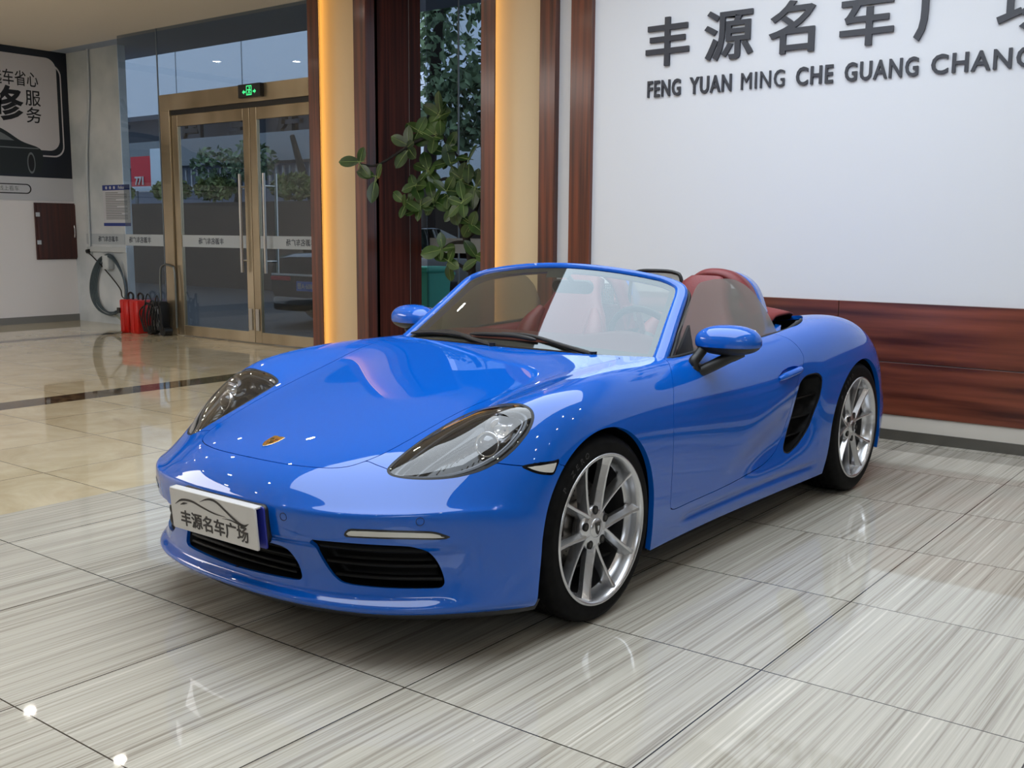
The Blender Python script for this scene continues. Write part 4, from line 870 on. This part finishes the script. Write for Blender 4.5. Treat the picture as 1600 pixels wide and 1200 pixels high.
# ---- badge, sensors, plate
cu, cv = 9.337, 0.0; c0 = on_body(cu, cv, .0); n0 = np.array([.27, 0, .963])
shield = lambda s: [(s*x, s*y) for x, y in [(-.024, .030), (-.012, .033), (0, .030), (.012, .033), (.024, .030), (.0235, .005), (.019, -.014), (.010, -.027), (0, -.034), (-.010, -.027), (-.019, -.014), (-.0235, .005)]]
FB = np.array(frame(c0+n0*.001, (0, 1, 0), (-.963, 0, .27)))
M_GOLD = mat('gold_badge', lin(214, 160, 62), .25, .9); M_BRED = mat('badge_red', lin(150, 24, 26), .3); M_BBLK = mat('badge_black', lin(14, 14, 15), .3)
def plate_poly(name, poly, z, h, m, par, F=FB): MB().prism([(a, b, z) for a, b in poly], (0, 0, 1), h, M=F).build(name, m, par)
rimb = MB().prism([(a, b, -.001) for a, b in shield(1.22)], (0, 0, 1), .0030, M=FB).build('crest_rim', M_CHROME, car, bevel=.0008)
bdg = MB().prism([(a, b, 0) for a, b in shield(1.12)], (0, 0, 1), .003, M=FB).build('crest_badge', M_GOLD, car, bevel=.0008)
for s, yy in ((-1, .0), (1, .0)):
    x0, x1 = sorted((s*.003, s*.0205))
    for k in range(3): plate_poly('crest_stripe', [(x0, -.020+.006*k), (x1*.8 if s > 0 else x1, -.020+.006*k), (x1*.8 if s > 0 else x1, -.0175+.006*k), (x0 if s > 0 else x0*.8, -.0175+.006*k)] if False else [(s*.004, (.004 if s > 0 else -.021)+.0065*k), (s*(.018 if s > 0 else .012), (.004 if s > 0 else -.021)+.0065*k), (s*(.018 if s > 0 else .012), (.0072 if s > 0 else -.0178)+.0065*k), (s*.004, (.0072 if s > 0 else -.0178)+.0065*k)], .003, .0006, M_BRED if k % 2 == 0 else M_BBLK, bdg)
plate_poly('crest_antlers', [(-.019, .006), (-.004, .006), (-.006, .020), (-.018, .020)], .003, .0005, M_BBLK, bdg); plate_poly('crest_antlers', [(.004, -.020), (.011, -.016), (.016, -.004), (.004, -.004)], .003, .0005, M_BBLK, bdg)
plate_poly('crest_centre', [(x*.34, y*.36-.001) for x, y in shield(1)], .003, .0012, M_GOLD, bdg); plate_poly('crest_horse', [(-.003, -.006), (.003, -.005), (.002, .0), (.004, .005), (-.001, .007), (-.003, .002)], .0042, .0004, M_BBLK, bdg)
for u, v in ((5.42, 4.44), (5.2, 1.45)):
    for sg in B2:
        p = on_body(u, v, .0, sg); n1 = nrm(np.array(u), np.array(v))*np.array([1, sg, 1]); Fm = np.array(Matrix.Translation(p) @ Vector(n1).to_track_quat('Z', 'Y').to_matrix().to_4x4())
        MB().lathe([(.0115, -.002), (.0120, .0008), (.0132, .0008), (.0136, -.002)], 24, 'z', M=Fm).build('parking_sensor', M_GAP, car)
PT = Matrix.Translation((.992, 0, .435)) @ Matrix.Rotation(math.radians(5), 4, 'Y'); PTn = np.array(PT)
M_BOARD = mat('white_board', lin(205, 203, 200), .35); M_PINK = mat('plate_ink', lin(30, 22, 20), .5)
hold = MB().rbox((-.062, -.215, -.062), (-.030, .225, .068), .02, axis=0, M=PTn).build('plate_holder', M_BLACK, car)
MB().rbox((-.030, -.22, -.07), (-.024, .235, .07), .008, axis=0, M=PTn).build('blue_plate', mat('blue_plate', lin(34, 44, 150), .4), hold)
bo = MB().rbox((-.008, -.232, -.072), (0, .222, .072), .008, axis=0, M=PTn)
bo.box((-.030, -.232, .066), (-.004, .222, .071), M=PTn); brd = bo.build('display_board', M_BOARD, car)
TF = PT @ frame((.0008, -.182, -.049), (0, 1, 0), (0, 0, 1))
text_obj('board_lettering', '丰源名车广场', .058, M_PINK, TF, .0006, .0010, brd, xs=1.04)
def swoosh(pts, w, name='board_car_logo'):
    c = crom(pts, 8)+np.array([0, .006]); w = np.interp(np.linspace(0, 1, len(c)), np.linspace(0, 1, len(w)), np.array(w)*1.35); t = np.gradient(c, axis=0); t /= np.linalg.norm(t, axis=1, keepdims=True); nn = np.stack([-t[:, 1], t[:, 0]], 1)*w[:, None]
    a, b = c+nn, c-nn; P = np.stack([np.c_[np.full(len(c), .0009), a], np.c_[np.full(len(c), .0009), b]], 1)
    MB().grid(P, M=PTn, smooth=False).build(name, M_PINK, brd, recalc=False)
swoosh([(-.205, .010), (-.165, .030), (-.11, .034), (-.05, .022), (.01, .012), (.07, .010)], [.0005, .003, .003, .0025, .002, .0003])
swoosh([(-.065, .039), (-.03, .053), (.0, .058), (.03, .053), (.07, .033), (.11, .012), (.155, -.004), (.187, .008)], [.0003, .002, .003, .0032, .0032, .0035, .0042, .0003])
swoosh([(.05, .002), (.09, .004), (.12, .000), (.155, -.005)], [.0003, .0015, .002, .003])
swoosh([(-.175, .012), (-.155, .019), (-.135, .023)], [.0008, .003, .0008])

# ---- windscreen, frame, cowl
def ws(y, t, h=0):
    zb, zt = .885, 1.224; x = -.57-.43*t-(.19-.04*t)*y*y; z = zb+(zt-zb)*t-(.043+.137*t)*y*y
    p = np.stack([x, y, z], -1)
    if np.ndim(h) or h:
        e = 1e-3; f = lambda yy, tt: np.stack([-.57-.43*tt-(.19-.04*tt)*yy*yy, yy, zb+(zt-zb)*tt-(.043+.137*tt)*yy*yy], -1)
        n = np.cross(f(y, t+e)-f(y, t-e), f(y+e, t)-f(y-e, t)); n /= np.linalg.norm(n, axis=-1, keepdims=True); n = np.where(n[..., 2:3] < 0, -n, n)
        p = p+n*(np.asarray(h)[..., None] if np.ndim(h) else h)
    return p
_half = crom([(.738, -.03), (.712, .22), (.686, .45), (.662, .68), (.643, .85), (.622, .935), (.580, .982), (.50, 1.0), (.30, 1.003), (.10, 1.004), (0, 1.004)], 7)
OUT = np.concatenate([_half, (_half*np.array([-1, 1]))[::-1][1:]])            # outer edge of the frame, (y, t)
def inset(P, d):
    """move the (y, t) path inwards by d metres"""
    S_ = np.array([1, .55]); q = P*S_; t = np.gradient(q, axis=0); t /= np.linalg.norm(t, axis=1, keepdims=True); n = np.stack([-t[:, 1], t[:, 0]], 1)
    return (q+n*d)/S_
def path3(d, h): q = inset(OUT, d); return ws(q[:, 0], q[:, 1], h if np.ndim(h) else float(h)+1e-9)
wt = np.interp(np.abs(OUT[:, 0]), [0, .5, .62, .74], [.55, .62, 1.0, 1.12])       # header slimmer than the pillars
sec = [(.052, .002), (.046, .009), (.030, .014), (.014, .012), (.003, .005), (0, -.012), (.006, -.040), (.03, -.050), (.052, -.036)]
rings = []
for a, h in sec:
    q = inset(OUT, 0)*1; S_ = np.array([1, .55]); qq = OUT*S_; t = np.gradient(qq, axis=0); t /= np.linalg.norm(t, axis=1, keepdims=True); n = np.stack([-t[:, 1], t[:, 0]], 1)
    q = (qq+n*(a*wt)[:, None])/S_; rings.append(ws(q[:, 0], q[:, 1], h+1e-9))
rings = np.array(rings).transpose(1, 0, 2)
wf = MB().loft(list(rings)).build('windscreen_frame', M_BLUE, car)
MB().tube(path3(-.004, -.030)[3:-3], .010, 10).build('frame_seal', M_RUB, wf)
def glass_rows(d, h, nt=24, ny=41, t0=-.02):
    S_ = np.array([1, .55]); qq = OUT*S_; t = np.gradient(qq, axis=0); t /= np.linalg.norm(t, axis=1, keepdims=True); n = np.stack([-t[:, 1], t[:, 0]], 1)
    p = ((qq+n*(d*wt)[:, None])/S_); k = len(p)//2; hf = p[:k+1]; o = np.argsort(hf[:, 1]); tm = hf[:, 1].max(); ts = t0+(tm-t0)*np.sin(np.linspace(0, math.pi/2, nt)); ts[-1] = tm-1e-5
    W_ = np.interp(ts, hf[o, 1], hf[o, 0]); s = np.linspace(-1, 1, ny); return ws(W_[:, None]*s[None], np.repeat(ts[:, None], ny, 1), h+1e-9)
gl = MB().grid(glass_rows(.045, .001)).build('windscreen', M_WSG, car, recalc=False)
def strip(d0, d1, h): return np.stack([path3(d0, h), path3(d1, h)], 1)
S_ = np.array([1, .55]); qq = OUT*S_; tt_ = np.gradient(qq, axis=0); tt_ /= np.linalg.norm(tt_, axis=1, keepdims=True); nn_ = np.stack([-tt_[:, 1], tt_[:, 0]], 1)
def pth(d): q = (qq+nn_*(d*wt)[:, None])/S_; return ws(q[:, 0], q[:, 1], -.003)
def pthw(d, w): q = (qq+nn_*(d*wt+w)[:, None])/S_; return ws(q[:, 0], q[:, 1], -.003)
M_FRIT = mat('ceramic_border', lin(26, 26, 26), .5)
MB().grid(np.stack([pth(.04), pthw(.045, .032)], 1)).build('glass_border', M_FRIT, gl, recalc=False)
yy = np.linspace(-.68, .68, 41); MB().grid(np.stack([ws(yy, np.full(41, -.02), -.003), ws(yy, np.full(41, .055), -.003)], 1)).build('glass_border', M_FRIT, gl, recalc=False)
MB().grid(np.stack([ws(np.linspace(-.09, .09, 9), np.full(9, .99), -.004), ws(np.linspace(-.06, .06, 9), np.full(9, .83), -.004)], 1)).build('glass_border', M_FRIT, gl, recalc=False)
# cowl panel under the wipers
cw = CABIN[(CABIN[:, 0] > -.70) & (CABIN[:, 1] >= 0)]; cw = np.concatenate([(cw*np.array([1, -1]))[::-1], cw[1:]])
zc = np.interp(np.abs(cw[:, 1]), [0, .5, .64, .735], [.869, .868, .866, .858])
A_ = np.c_[cw[:, 0]+.015, cw[:, 1], zc-.012]; Bc = ws(cw[:, 1]*.97, np.full(len(cw), -.02), -.004); Cc_ = A_*.4+Bc*.6-np.array([0, 0, .006])
MB().grid(np.stack([A_, Cc_, Bc, Bc+np.array([-.05, 0, -.03])], 1)).build('cowl', M_BLACK, car, recalc=False)
def wiper(pts, arm):
    w_ = MB().tube(crom(pts, 6), np.interp(np.linspace(0, 1, len(crom(pts, 6))), [0, .1, .9, 1], [.004, .010, .010, .004]), 8).build('wiper', M_BLACK, car)
    MB().tube(crom(arm, 6), np.linspace(.007, .011, len(crom(arm, 6))), 8).build('wiper_arm', M_BLACK, w_)
    MB().cyl(np.array(arm[-1])-np.array([0, 0, .02]), np.array(arm[-1])+np.array([0, 0, .012]), .016, 16).build('wiper_pivot', M_BLACK, w_)
W3 = lambda y, t: tuple(ws(np.array(y), np.array(t), .012))
wiper([W3(-.66, .03), W3(-.45, .055), W3(-.22, .03)], [W3(-.47, .07), W3(-.36, .07), W3(-.20, .0), (-.535, -.06, .878)])
wiper([W3(-.24, .06), W3(.0, .075), W3(.14, .05)], [W3(-.06, .09), W3(.10, .09), W3(.30, .01), (-.55, .46, .876)])
# interior mirror
im = MB().rbox((-1.075, -.115, 1.085), (-1.05, .115, 1.15), .03, axis=0).build('interior_mirror', M_BLACK, car); MB().tube([(-1.06, 0, 1.14), (-1.0, 0, 1.185)], .012, 8).build('mirror_stem', M_BLACK, im)

# ---- belt seals, side glass, door trims, exterior mirrors
bl = CABIN[(CABIN[:, 1] > .60) & (CABIN[:, 0] < -.64) & (CABIN[:, 0] > -2.12)]
zb_ = np.interp(-bl[:, 0], [.62, .85, 1.2, 1.6, 1.87, 2.0, 2.15], [.861, .867, .872, .882, .901, .925, .938])
def side_glass(sg):
    xs = np.linspace(-.80, -1.80, 40); zt = np.interp(-xs, [.80, .84, 1.0, 1.07, 1.12, 1.25, 1.38, 1.47, 1.56, 1.64, 1.71, 1.76, 1.80], [.93, .965, 1.085, 1.135, 1.157, 1.166, 1.166, 1.157, 1.130, 1.085, 1.02, .955, .885]); zt = np.maximum(zt, .88)
    zb = np.full(40, .85); g = []
    for k in range(9):
        z = zb+(zt-zb)*k/8; y = .718-(z-.86)*.26-.05*(z-.86)**2; g.append(np.stack([xs, sg*y, z], 1))
    return np.array(g)
for sg, dr in zip(B2, doors):
    s_ = MB().tube(np.c_[bl[:, 0], sg*(bl[:, 1]-.006), zb_+.002], .009, 8).build('belt_seal', M_RUB, dr)
    MB().grid(np.stack([np.c_[bl[:, 0], sg*(bl[:, 1]-.006), zb_+.003], np.c_[bl[:, 0], sg*(bl[:, 1]-.034), zb_-.004]], 1)).build('belt_trim', M_BLACK, dr, recalc=False)
    MB().grid(side_glass(sg)).build('side_glass', M_SIDEG, dr, recalc=False)
    MB().add([(-.765, sg*.722, .865), (-.925, sg*.716, .868), (-.925, sg*.692, .985), (-.765, sg*.716, .862)], [(0, 1, 2)], 0, False).build('mirror_sail', M_BLACK, dr, solid=.012)
    # inner door trim
    xs = np.linspace(-.72, -1.86, 16); prof = [(.700, .868), (.672, .872), (.650, .855), (.640, .80), (.645, .70), (.625, .66), (.600, .645), (.605, .60), (.655, .55), (.665, .36)]
    MB().grid(np.array([[(x, sg*a, b+np.interp(-x, [.7, 1.2, 1.86], [0, .003, .018])) for a, b in prof] for x in xs])).build('door_trim', M_RED, dr, recalc=False)
    MB().tube(crom([(-.95, sg*.645, .79), (-1.15, sg*.615, .73), (-1.35, sg*.612, .72), (-1.5, sg*.635, .76)], 6), .018, 8).build('pull_grip', M_REDD, dr)
    # mirror
    mr = empty('door_mirror', (0, 0, 0), 0, car)
    c = (-.915, sg*.885, .928)
    e = MB().ell((0, 0, 0), (.098, .135, .070), 40, 24, p=.86)
    v = np.array(e.v); v[:, 0] = np.where(v[:, 0] < -.025, -.025+(v[:, 0]+.025)*.25, v[:, 0]); v[:, 2] = np.where(v[:, 2] < 0, v[:, 2]*.80, v[:, 2]); v[:, 0] -= .10*(v[:, 1]*sg); v[:, 2] += .10*np.abs(v[:, 1])*0
    up = [f for f in e.f if np.mean([v[i][2] for i in f]) > -.014]; lo = [f for f in e.f if np.mean([v[i][2] for i in f]) <= -.014]
    T = np.array(Matrix.Translation(c))
    MB().add(v, up, 0, True, T).build('mirror_cap', M_BLUE, mr); MB().add(v*np.array([.985, .985, .985]), lo, 0, True, T).build('mirror_base', M_BLACK, mr)
    MB().tube(crom([(-.93, sg*.94, .893), (-.90, sg*.90, .868), (-.86, sg*.845, .832), (-.83, sg*.80, .806)], 5), [.026]*5+[.024]*5+[.024]*6, 10).build('mirror_stalk', M_BLACK, mr)
    MB().tube(crom([(-.85, sg*.80, .893), (-.825, sg*.79, .865), (-.805, sg*.785, .845), (-.815, sg*.795, .812)], 5), .022, 10).build('mirror_stalk', M_BLACK, mr)
    MB().ell((-.825, sg*.788, .815), (.05, .022, .028), 20, 10).build('mirror_foot', M_BLACK, mr)
    MB().rbox((c[0]-.050, c[1]-.115, c[2]-.035), (c[0]-.044, c[1]+.115, c[2]+.055), .04, axis=0).build('mirror_glass', M_CHROME, mr)

# ---- cabin
tub = MB()
tub.box((-2.0, -.66, .22), (-.62, .66, .26)); tub.box((-1.98, -.66, .22), (-1.94, .66, .86)); tub.box((-.66, -.68, .22), (-.62, .68, .82)); tub.build('cabin_tub', M_REDD, car)
ds = MB(); ys = np.linspace(-.69, .69, 31); rows = []
for x, z in ((-.60, .858), (-.72, .872), (-.85, .895), (-.95, .905), (-1.02, .895), (-1.045, .86), (-1.02, .80), (-1.0, .70), (-.95, .55), (-.8, .45)):
    rows.append([(x-.06*y*y, y, z+(.035*math.exp(-((y-.37)/.17)**2) if -.98 < x < -.75 and z > .85 else 0)-.02*(abs(y)/.69)**4) for y in ys])
ds.grid(np.array(rows)).build('dashboard', M_REDD, car, recalc=False)
MB().loft([np.array([(x, a, z+b) for a, b in rrect(.13, .05, .03)]) for x, z in ((-1.0, .66), (-1.2, .56), (-1.6, .52), (-1.9, .55))]).build('centre_console', M_RED, car)
sw = MB(); R_ = Matrix.Translation((-1.12, .37, .865)) @ Matrix.Rotation(math.radians(-66), 4, 'Y'); th = np.linspace(0, 2*np.pi, 49)[:-1]
sw.tube(np.stack([.182*np.cos(th), .182*np.sin(th), 0*th], 1), .016, 10, closed=True, M=np.array(R_)); whl = sw.build('steering_wheel', M_BLACK, car)
hb_ = MB().lathe([(.001, .035), (.05, .03), (.068, .005), (.06, -.02)], 28, 'z', M=np.array(R_)); hb_.build('steering_hub', M_BLACK, whl)
for a in (0, math.pi, math.pi/2*3): MB().tube([(.06*math.sin(a+1.57), .06*math.cos(a+1.57), 0), (.17*math.sin(a+1.57), .17*math.cos(a+1.57), 0)], .014, 8, M=np.array(R_)).build('steering_spoke', M_ALLOY, whl)
MB().tube([(-1.10, .37, .85), (-.98, .37, .80)], .04, 12).build('steering_column', M_BLACK, whl)
def superring(cx, cz, hw, th, lean, y0, n=28, p=.62):
    a = np.linspace(0, 2*np.pi, n, endpoint=False); f = lambda t: np.sign(t)*np.abs(t)**p
    d = th*f(np.sin(a)); return np.stack([cx+d*math.cos(lean), y0+hw*f(np.cos(a)), cz+d*math.sin(lean)], 1)
def seat(y0):
    s = empty('seat', (0, 0, 0), 0, car)
    sp = [(-1.40, .42, .215, .075), (-1.44, .52, .235, .075), (-1.48, .64, .245, .068), (-1.525, .76, .245, .060), (-1.565, .86, .235, .055), (-1.605, .945, .20, .050), (-1.635, 1.01, .155, .046), (-1.66, 1.07, .135, .044), (-1.685, 1.125, .120, .040), (-1.70, 1.155, .085, .025)]
    b = MB().loft([superring(x, z, hw, th, .38, y0) for x, z, hw, th in sp]).build('backrest', M_RED, s)
    for k in (-1, 1): MB().tube(crom([(-1.33, y0+k*.20, .47), (-1.385, y0+k*.225, .60), (-1.44, y0+k*.225, .74), (-1.50, y0+k*.205, .88), (-1.56, y0+k*.17, .97)], 6), np.interp(np.linspace(0, 1, 25), [0, .2, .7, 1], [.03, .062, .055, .02]), 14).build('side_bolster', M_RED, s)
    MB().loft([superring(x, z, hw, .06, 1.45, y0) for x, z, hw in ((-1.45, .42, .20), (-1.3, .44, .225), (-1.1, .47, .23), (-.98, .49, .22), (-.93, .47, .18))]).build('seat_cushion', M_RED, s)
    for k in (-1, 1): MB().tube(crom([(-.97, y0+k*.20, .49), (-1.15, y0+k*.225, .515), (-1.4, y0+k*.22, .50)], 6), .05, 12).build('side_bolster', M_RED, s)
    MB().loft([superring(x-.035, z, hw*.62, .035, .38, y0) for x, z, hw in ((-1.66, 1.055, .2), (-1.675, 1.09, .2), (-1.69, 1.125, .185))]).build('head_pad', M_REDD, s)
    return s
seat(.37); seat(-.37)
# roll hoops with leather faces, mesh, blue rear shells, wind deflector
for y0 in (.37, -.37):
    hp = empty('roll_hoop', (0, 0, 0), 0, car); U_ = crom([(-1.84, y0-.245, .86), (-1.835, y0-.215, .98), (-1.82, y0-.165, 1.11), (-1.81, y0-.085, 1.175), (-1.805, y0, 1.19), (-1.81, y0+.085, 1.175), (-1.82, y0+.165, 1.11), (-1.835, y0+.215, .98), (-1.84, y0+.245, .86)], 6)
    def hoop(xf, xb, ro, ri, name, m):
        t = np.gradient(U_, axis=0); t[:, 0] = 0; t /= np.linalg.norm(t, axis=1, keepdims=True); n = np.stack([0*t[:, 0], -t[:, 2], t[:, 1]], 1); c0_ = np.array([-1.83, y0, .95]); n *= np.sign(np.sum((U_-c0_)*n, 1))[:, None]
        R2 = []
        for a, b in ((xf, ri), (xf+.012, (ri+ro)/2), (xf*.6+xb*.4, ro), (xb, ro-.008), (xb, ri)): R2.append(U_+n*b+np.array([a, 0, 0]))
        MB().loft(list(np.array(R2).transpose(1, 0, 2))).build(name, m, hp)
    hoop(.055, -.055, .006, -.038, 'hoop_face', M_RED); hoop(-.03, -.15, -.006, -.03, 'hoop_shell', M_BLUE)
    m_ = mat('mesh_insert', lin(150, 145, 140), .5)
    MB().box((-1.83, y0-.14, .99), (-1.82, y0-.02, 1.10)).build('mesh_insert', M_BLACK, hp)
    gm = MB()
    for k in range(9): gm.box((-1.822, y0+.02, .985+.013*k), (-1.816, y0+.12, .991+.013*k))
    for k in range(8): gm.box((-1.822, y0+.02+.0132*k, .985), (-1.816, y0+.026+.0132*k, 1.096))
    gm.build('mesh_grid', m_, hp); MB().box((-1.85, y0-.235, .80), (-1.78, y0+.235, .985)).build('hoop_base', M_REDD, hp, bevel=.01)
wd = MB().grid(np.array([[(-1.84, y, z) for y in np.linspace(-.145, .145, 9)] for z in np.linspace(.9, 1.165, 5)])).build('wind_deflector', M_SIDEG, car, recalc=False)
MB().tube(crom([(-1.84, -.165, .98), (-1.84, -.15, 1.13), (-1.84, -.11, 1.165), (-1.84, 0, 1.172), (-1.84, .11, 1.165), (-1.84, .15, 1.13), (-1.84, .165, .98)], 6), .010, 8).build('deflector_frame', M_BLACK, wd)
# rear shelf, folded soft top
for sg in B2:
    MB().loft([np.array([(-1.78, sg*.60, .865), (-1.78, sg*.675, .87), (-1.78, sg*.675, .84), (-1.78, sg*.60, .84)]), np.array([(-1.92, sg*.57, .905), (-1.92, sg*.67, .895), (-1.92, sg*.67, .86), (-1.92, sg*.57, .86)]), np.array([(-2.02, sg*.57, .92), (-2.02, sg*.63, .91), (-2.02, sg*.63, .87), (-2.02, sg*.57, .87)])]).build('rear_side_cover', M_BLUE, car)
xs = np.linspace(-1.93, -2.46, 14); ys = np.linspace(-1, 1, 31); rows = []
for x in xs:
    hw = np.interp(-x, [1.93, 2.1, 2.25, 2.38, 2.46], [.62, .625, .595, .53, .42]); zc_ = np.interp(-x, [1.93, 1.98, 2.15, 2.3, 2.40, 2.46], [.975, 1.0, 1.005, .985, .955, .925])
    rows.append([(x, hw*s, zc_-.040*abs(s)**3-.0) for s in ys])
st_ = MB().grid(np.array(rows)).build('folded_soft_top', mat('burgundy_canvas', lin(122, 42, 42), .75), car, recalc=False, solid=.012)
MB().tube([(-2.0+.0, y, .94) for y in (-.59, .59)], .001, 4).build('top_seam', M_RUB, st_)
MB().box((-2.47, -.56, .80), (-1.94, .56, .86)).build('top_well', M_GAP, car)

# ---- wheels
M_LETR = mat('tyre_letter_rubber', lin(34, 34, 35), .5); M_BARREL = mat('rim_barrel', lin(96, 96, 98), .4, .85); M_DISC = mat('brake_disc', lin(120, 116, 112), .35, .9); M_CAL = mat('brake_caliper', lin(58, 48, 44), .4)
def wheel_at(x, sg, R, w, z, rot):
    yo = .872 if x > -1 else .884
    t = empty('wheel', (x, sg*yo, z), 0 if sg > 0 else math.pi, car)       # local +Y points outwards, rim face at Y = 0
    prof = [(.272, .006), (.284, .004), (.300, .006), (R-.028, .004), (R-.014, -.004), (R-.005, -.016), (R, -.034)]
    tr = MB(); n = 192
    th = np.linspace(0, 2*np.pi, n, endpoint=False); rings = []; gro = [.25, .42, .58, .75]
    P_ = list(prof); yy = np.linspace(-.034, -w+.034, 33)
    for q in yy[1:-1]:
        f = (-.034-q)/(w-.068); P_.append((R-(.007 if any(abs(f-g) < .022 for g in gro) else 0), q))
    P_ += [(R, -w+.034), (R-.005, -w+.016), (R-.014, -w+.004), (.285, -w-.002), (.25, -w+.02)]
    for r, h in P_:
        rr2 = np.full(n, r)
        if h < -.02 and h > -w+.02: rr2 = r-.0045*((np.arange(n)+int(-h*180)) % 6 == 0)
        rings.append(np.stack([rr2*np.cos(th), np.full(n, h), rr2*np.sin(th)], 1)[::-1])
    ty = tr.loft(rings, True, False).build('tyre', M_TYRE, t)
    for k, ch in enumerate('P ZERO'):
        if ch == ' ': continue
        a = math.radians(38+6.2*k); rl = .290+(R-.336)
        text_obj('tyre_lettering', ch, .030, M_LETR, frame((rl*math.cos(a), .0052, rl*math.sin(a)), (-math.sin(a), 0, math.cos(a)), (math.cos(a), 0, math.sin(a))), .0006, .0006, ty, align='CENTER')
    rm = MB().lathe([(.272, .004), (.270, .010), (.264, .010), (.258, .004), (.252, -.012), (.250, -.03), (.243, -.05), (.238, -.055)], 96, 'y', closed=False)
    rim = rm.build('rim', M_ALLOY, t)
    MB().lathe([(.238, -.055), (.233, -.09), (.236, -.2), (.262, -w+.02), (.25, -w+.02)], 96, 'y').build('barrel', M_BARREL, rim)
    MB().lathe([(.0, -.024), (.060, -.024), (.078, -.030), (.082, -.07), (.0, -.07)], 48, 'y').build('hub', M_ALLOY, rim)
    for k in range(5):
        ph = rot+2*math.pi*k/5; m_ = MB()
        for s in (-1, 1):
            rows = []
            for r, da, yv, wd_, dp in ((.036, 36, -.024, .032, .045), (.060, 31, -.0235, .032, .045), (.090, 26, -.023, .029, .044), (.13, 21.8, -.021, .0265, .042), (.18, 19.0, -.016, .026, .040), (.225, 17.6, -.009, .028, .040), (.250, 17.0, -.002, .036, .045), (.259, 16.8, .002, .040, .05)):
                a = ph+s*math.radians(da); e_r = np.array([math.cos(a), 0, math.sin(a)]); e_t = np.array([-math.sin(a), 0, math.cos(a)])*s; c = e_r*r+np.array([0, yv, 0])
                rows.append([c+e_t*u_*wd_/2+np.array([0, v_*dp, 0]) for u_, v_ in ((-1.0, -1), (-.9, -.55), (-.15, -.03), (.45, 0), (.72, -.04), (.85, -.5), (.9, -1))])
            m_.loft([np.array(q) for q in rows], True, True, smooth=False)
        m_.build('spoke', M_ALLOY, rim)
        a = ph; cpos = np.array([.065*math.cos(a), -.030, .065*math.sin(a)])
        MB().cyl(cpos, cpos+np.array([0, .0072, 0]), .0155, 20).build('bolt_hole', M_GAP, rim); MB().cyl(cpos+np.array([0, .004, 0]), cpos+np.array([0, .0078, 0]), .0095, 6).build('wheel_bolt', M_DARKM, rim)
    cap = MB().lathe([(.0, -.016), (.026, -.017), (.034, -.020), (.036, -.026)], 36, 'y').build('centre_cap', M_ALLOY, rim)
    MB().prism([(a*.62, -.0155, b*.72) for a, b in shield(1)], (0, 1, 0), .001).build('cap_crest', M_DARKM, cap)
    MB().prism([(a*.25, -.0145, b*.3) for a, b in shield(1)], (0, 1, 0), .001).build('cap_crest', M_ALLOY, cap)
    dsc = MB().lathe([(.085, -.115), (.165, -.115), (.165, -.145), (.085, -.145)], 72, 'y', closed=True)
    dsc.lathe([(.0, -.09), (.085, -.095), (.09, -.12)], 40, 'y')
    for i in range(30):
        for j, rr3 in enumerate((.105, .122, .139, .155)):
            a = 2*math.pi*(i+.28*j)/30; c = np.array([rr3*math.cos(a), -.1152, rr3*math.sin(a)])
            dsc.add([c+np.array([.0036*math.cos(b), .0009, .0036*math.sin(b)]) for b in np.linspace(0, 2*np.pi, 8, endpoint=False)], [tuple(range(8))], 1, False)
    dsc.build('brake_disc', [M_DISC, M_GAP], t, recalc=False)
    ca = math.radians(20 if x > -1 else 160) if sg > 0 else math.radians(160 if x > -1 else 20)
    cal = MB().lathe([(.115, -.085), (.178, -.085), (.182, -.16), (.115, -.16)], 14, 'y', closed=True, a0=ca-.5, a1=ca+.5); cal.build('brake_caliper', M_CAL, t)
    return t
for sg in B2:
    wheel_at(0, sg, .336, .235, .336, math.radians(86)); wheel_at(-2.475, sg, .3465, .265, .3465, math.radians(86+31))
# rear lamps and bumper lower trim
for sg in B2:
    MB().ell(tuple(on_body(22.6, 2.6, -.03, sg)), (.04, .16, .04), 24, 12).build('tail_lamp', mat('tail_lamp_red', lin(140, 14, 18), .1, coat=1), car)
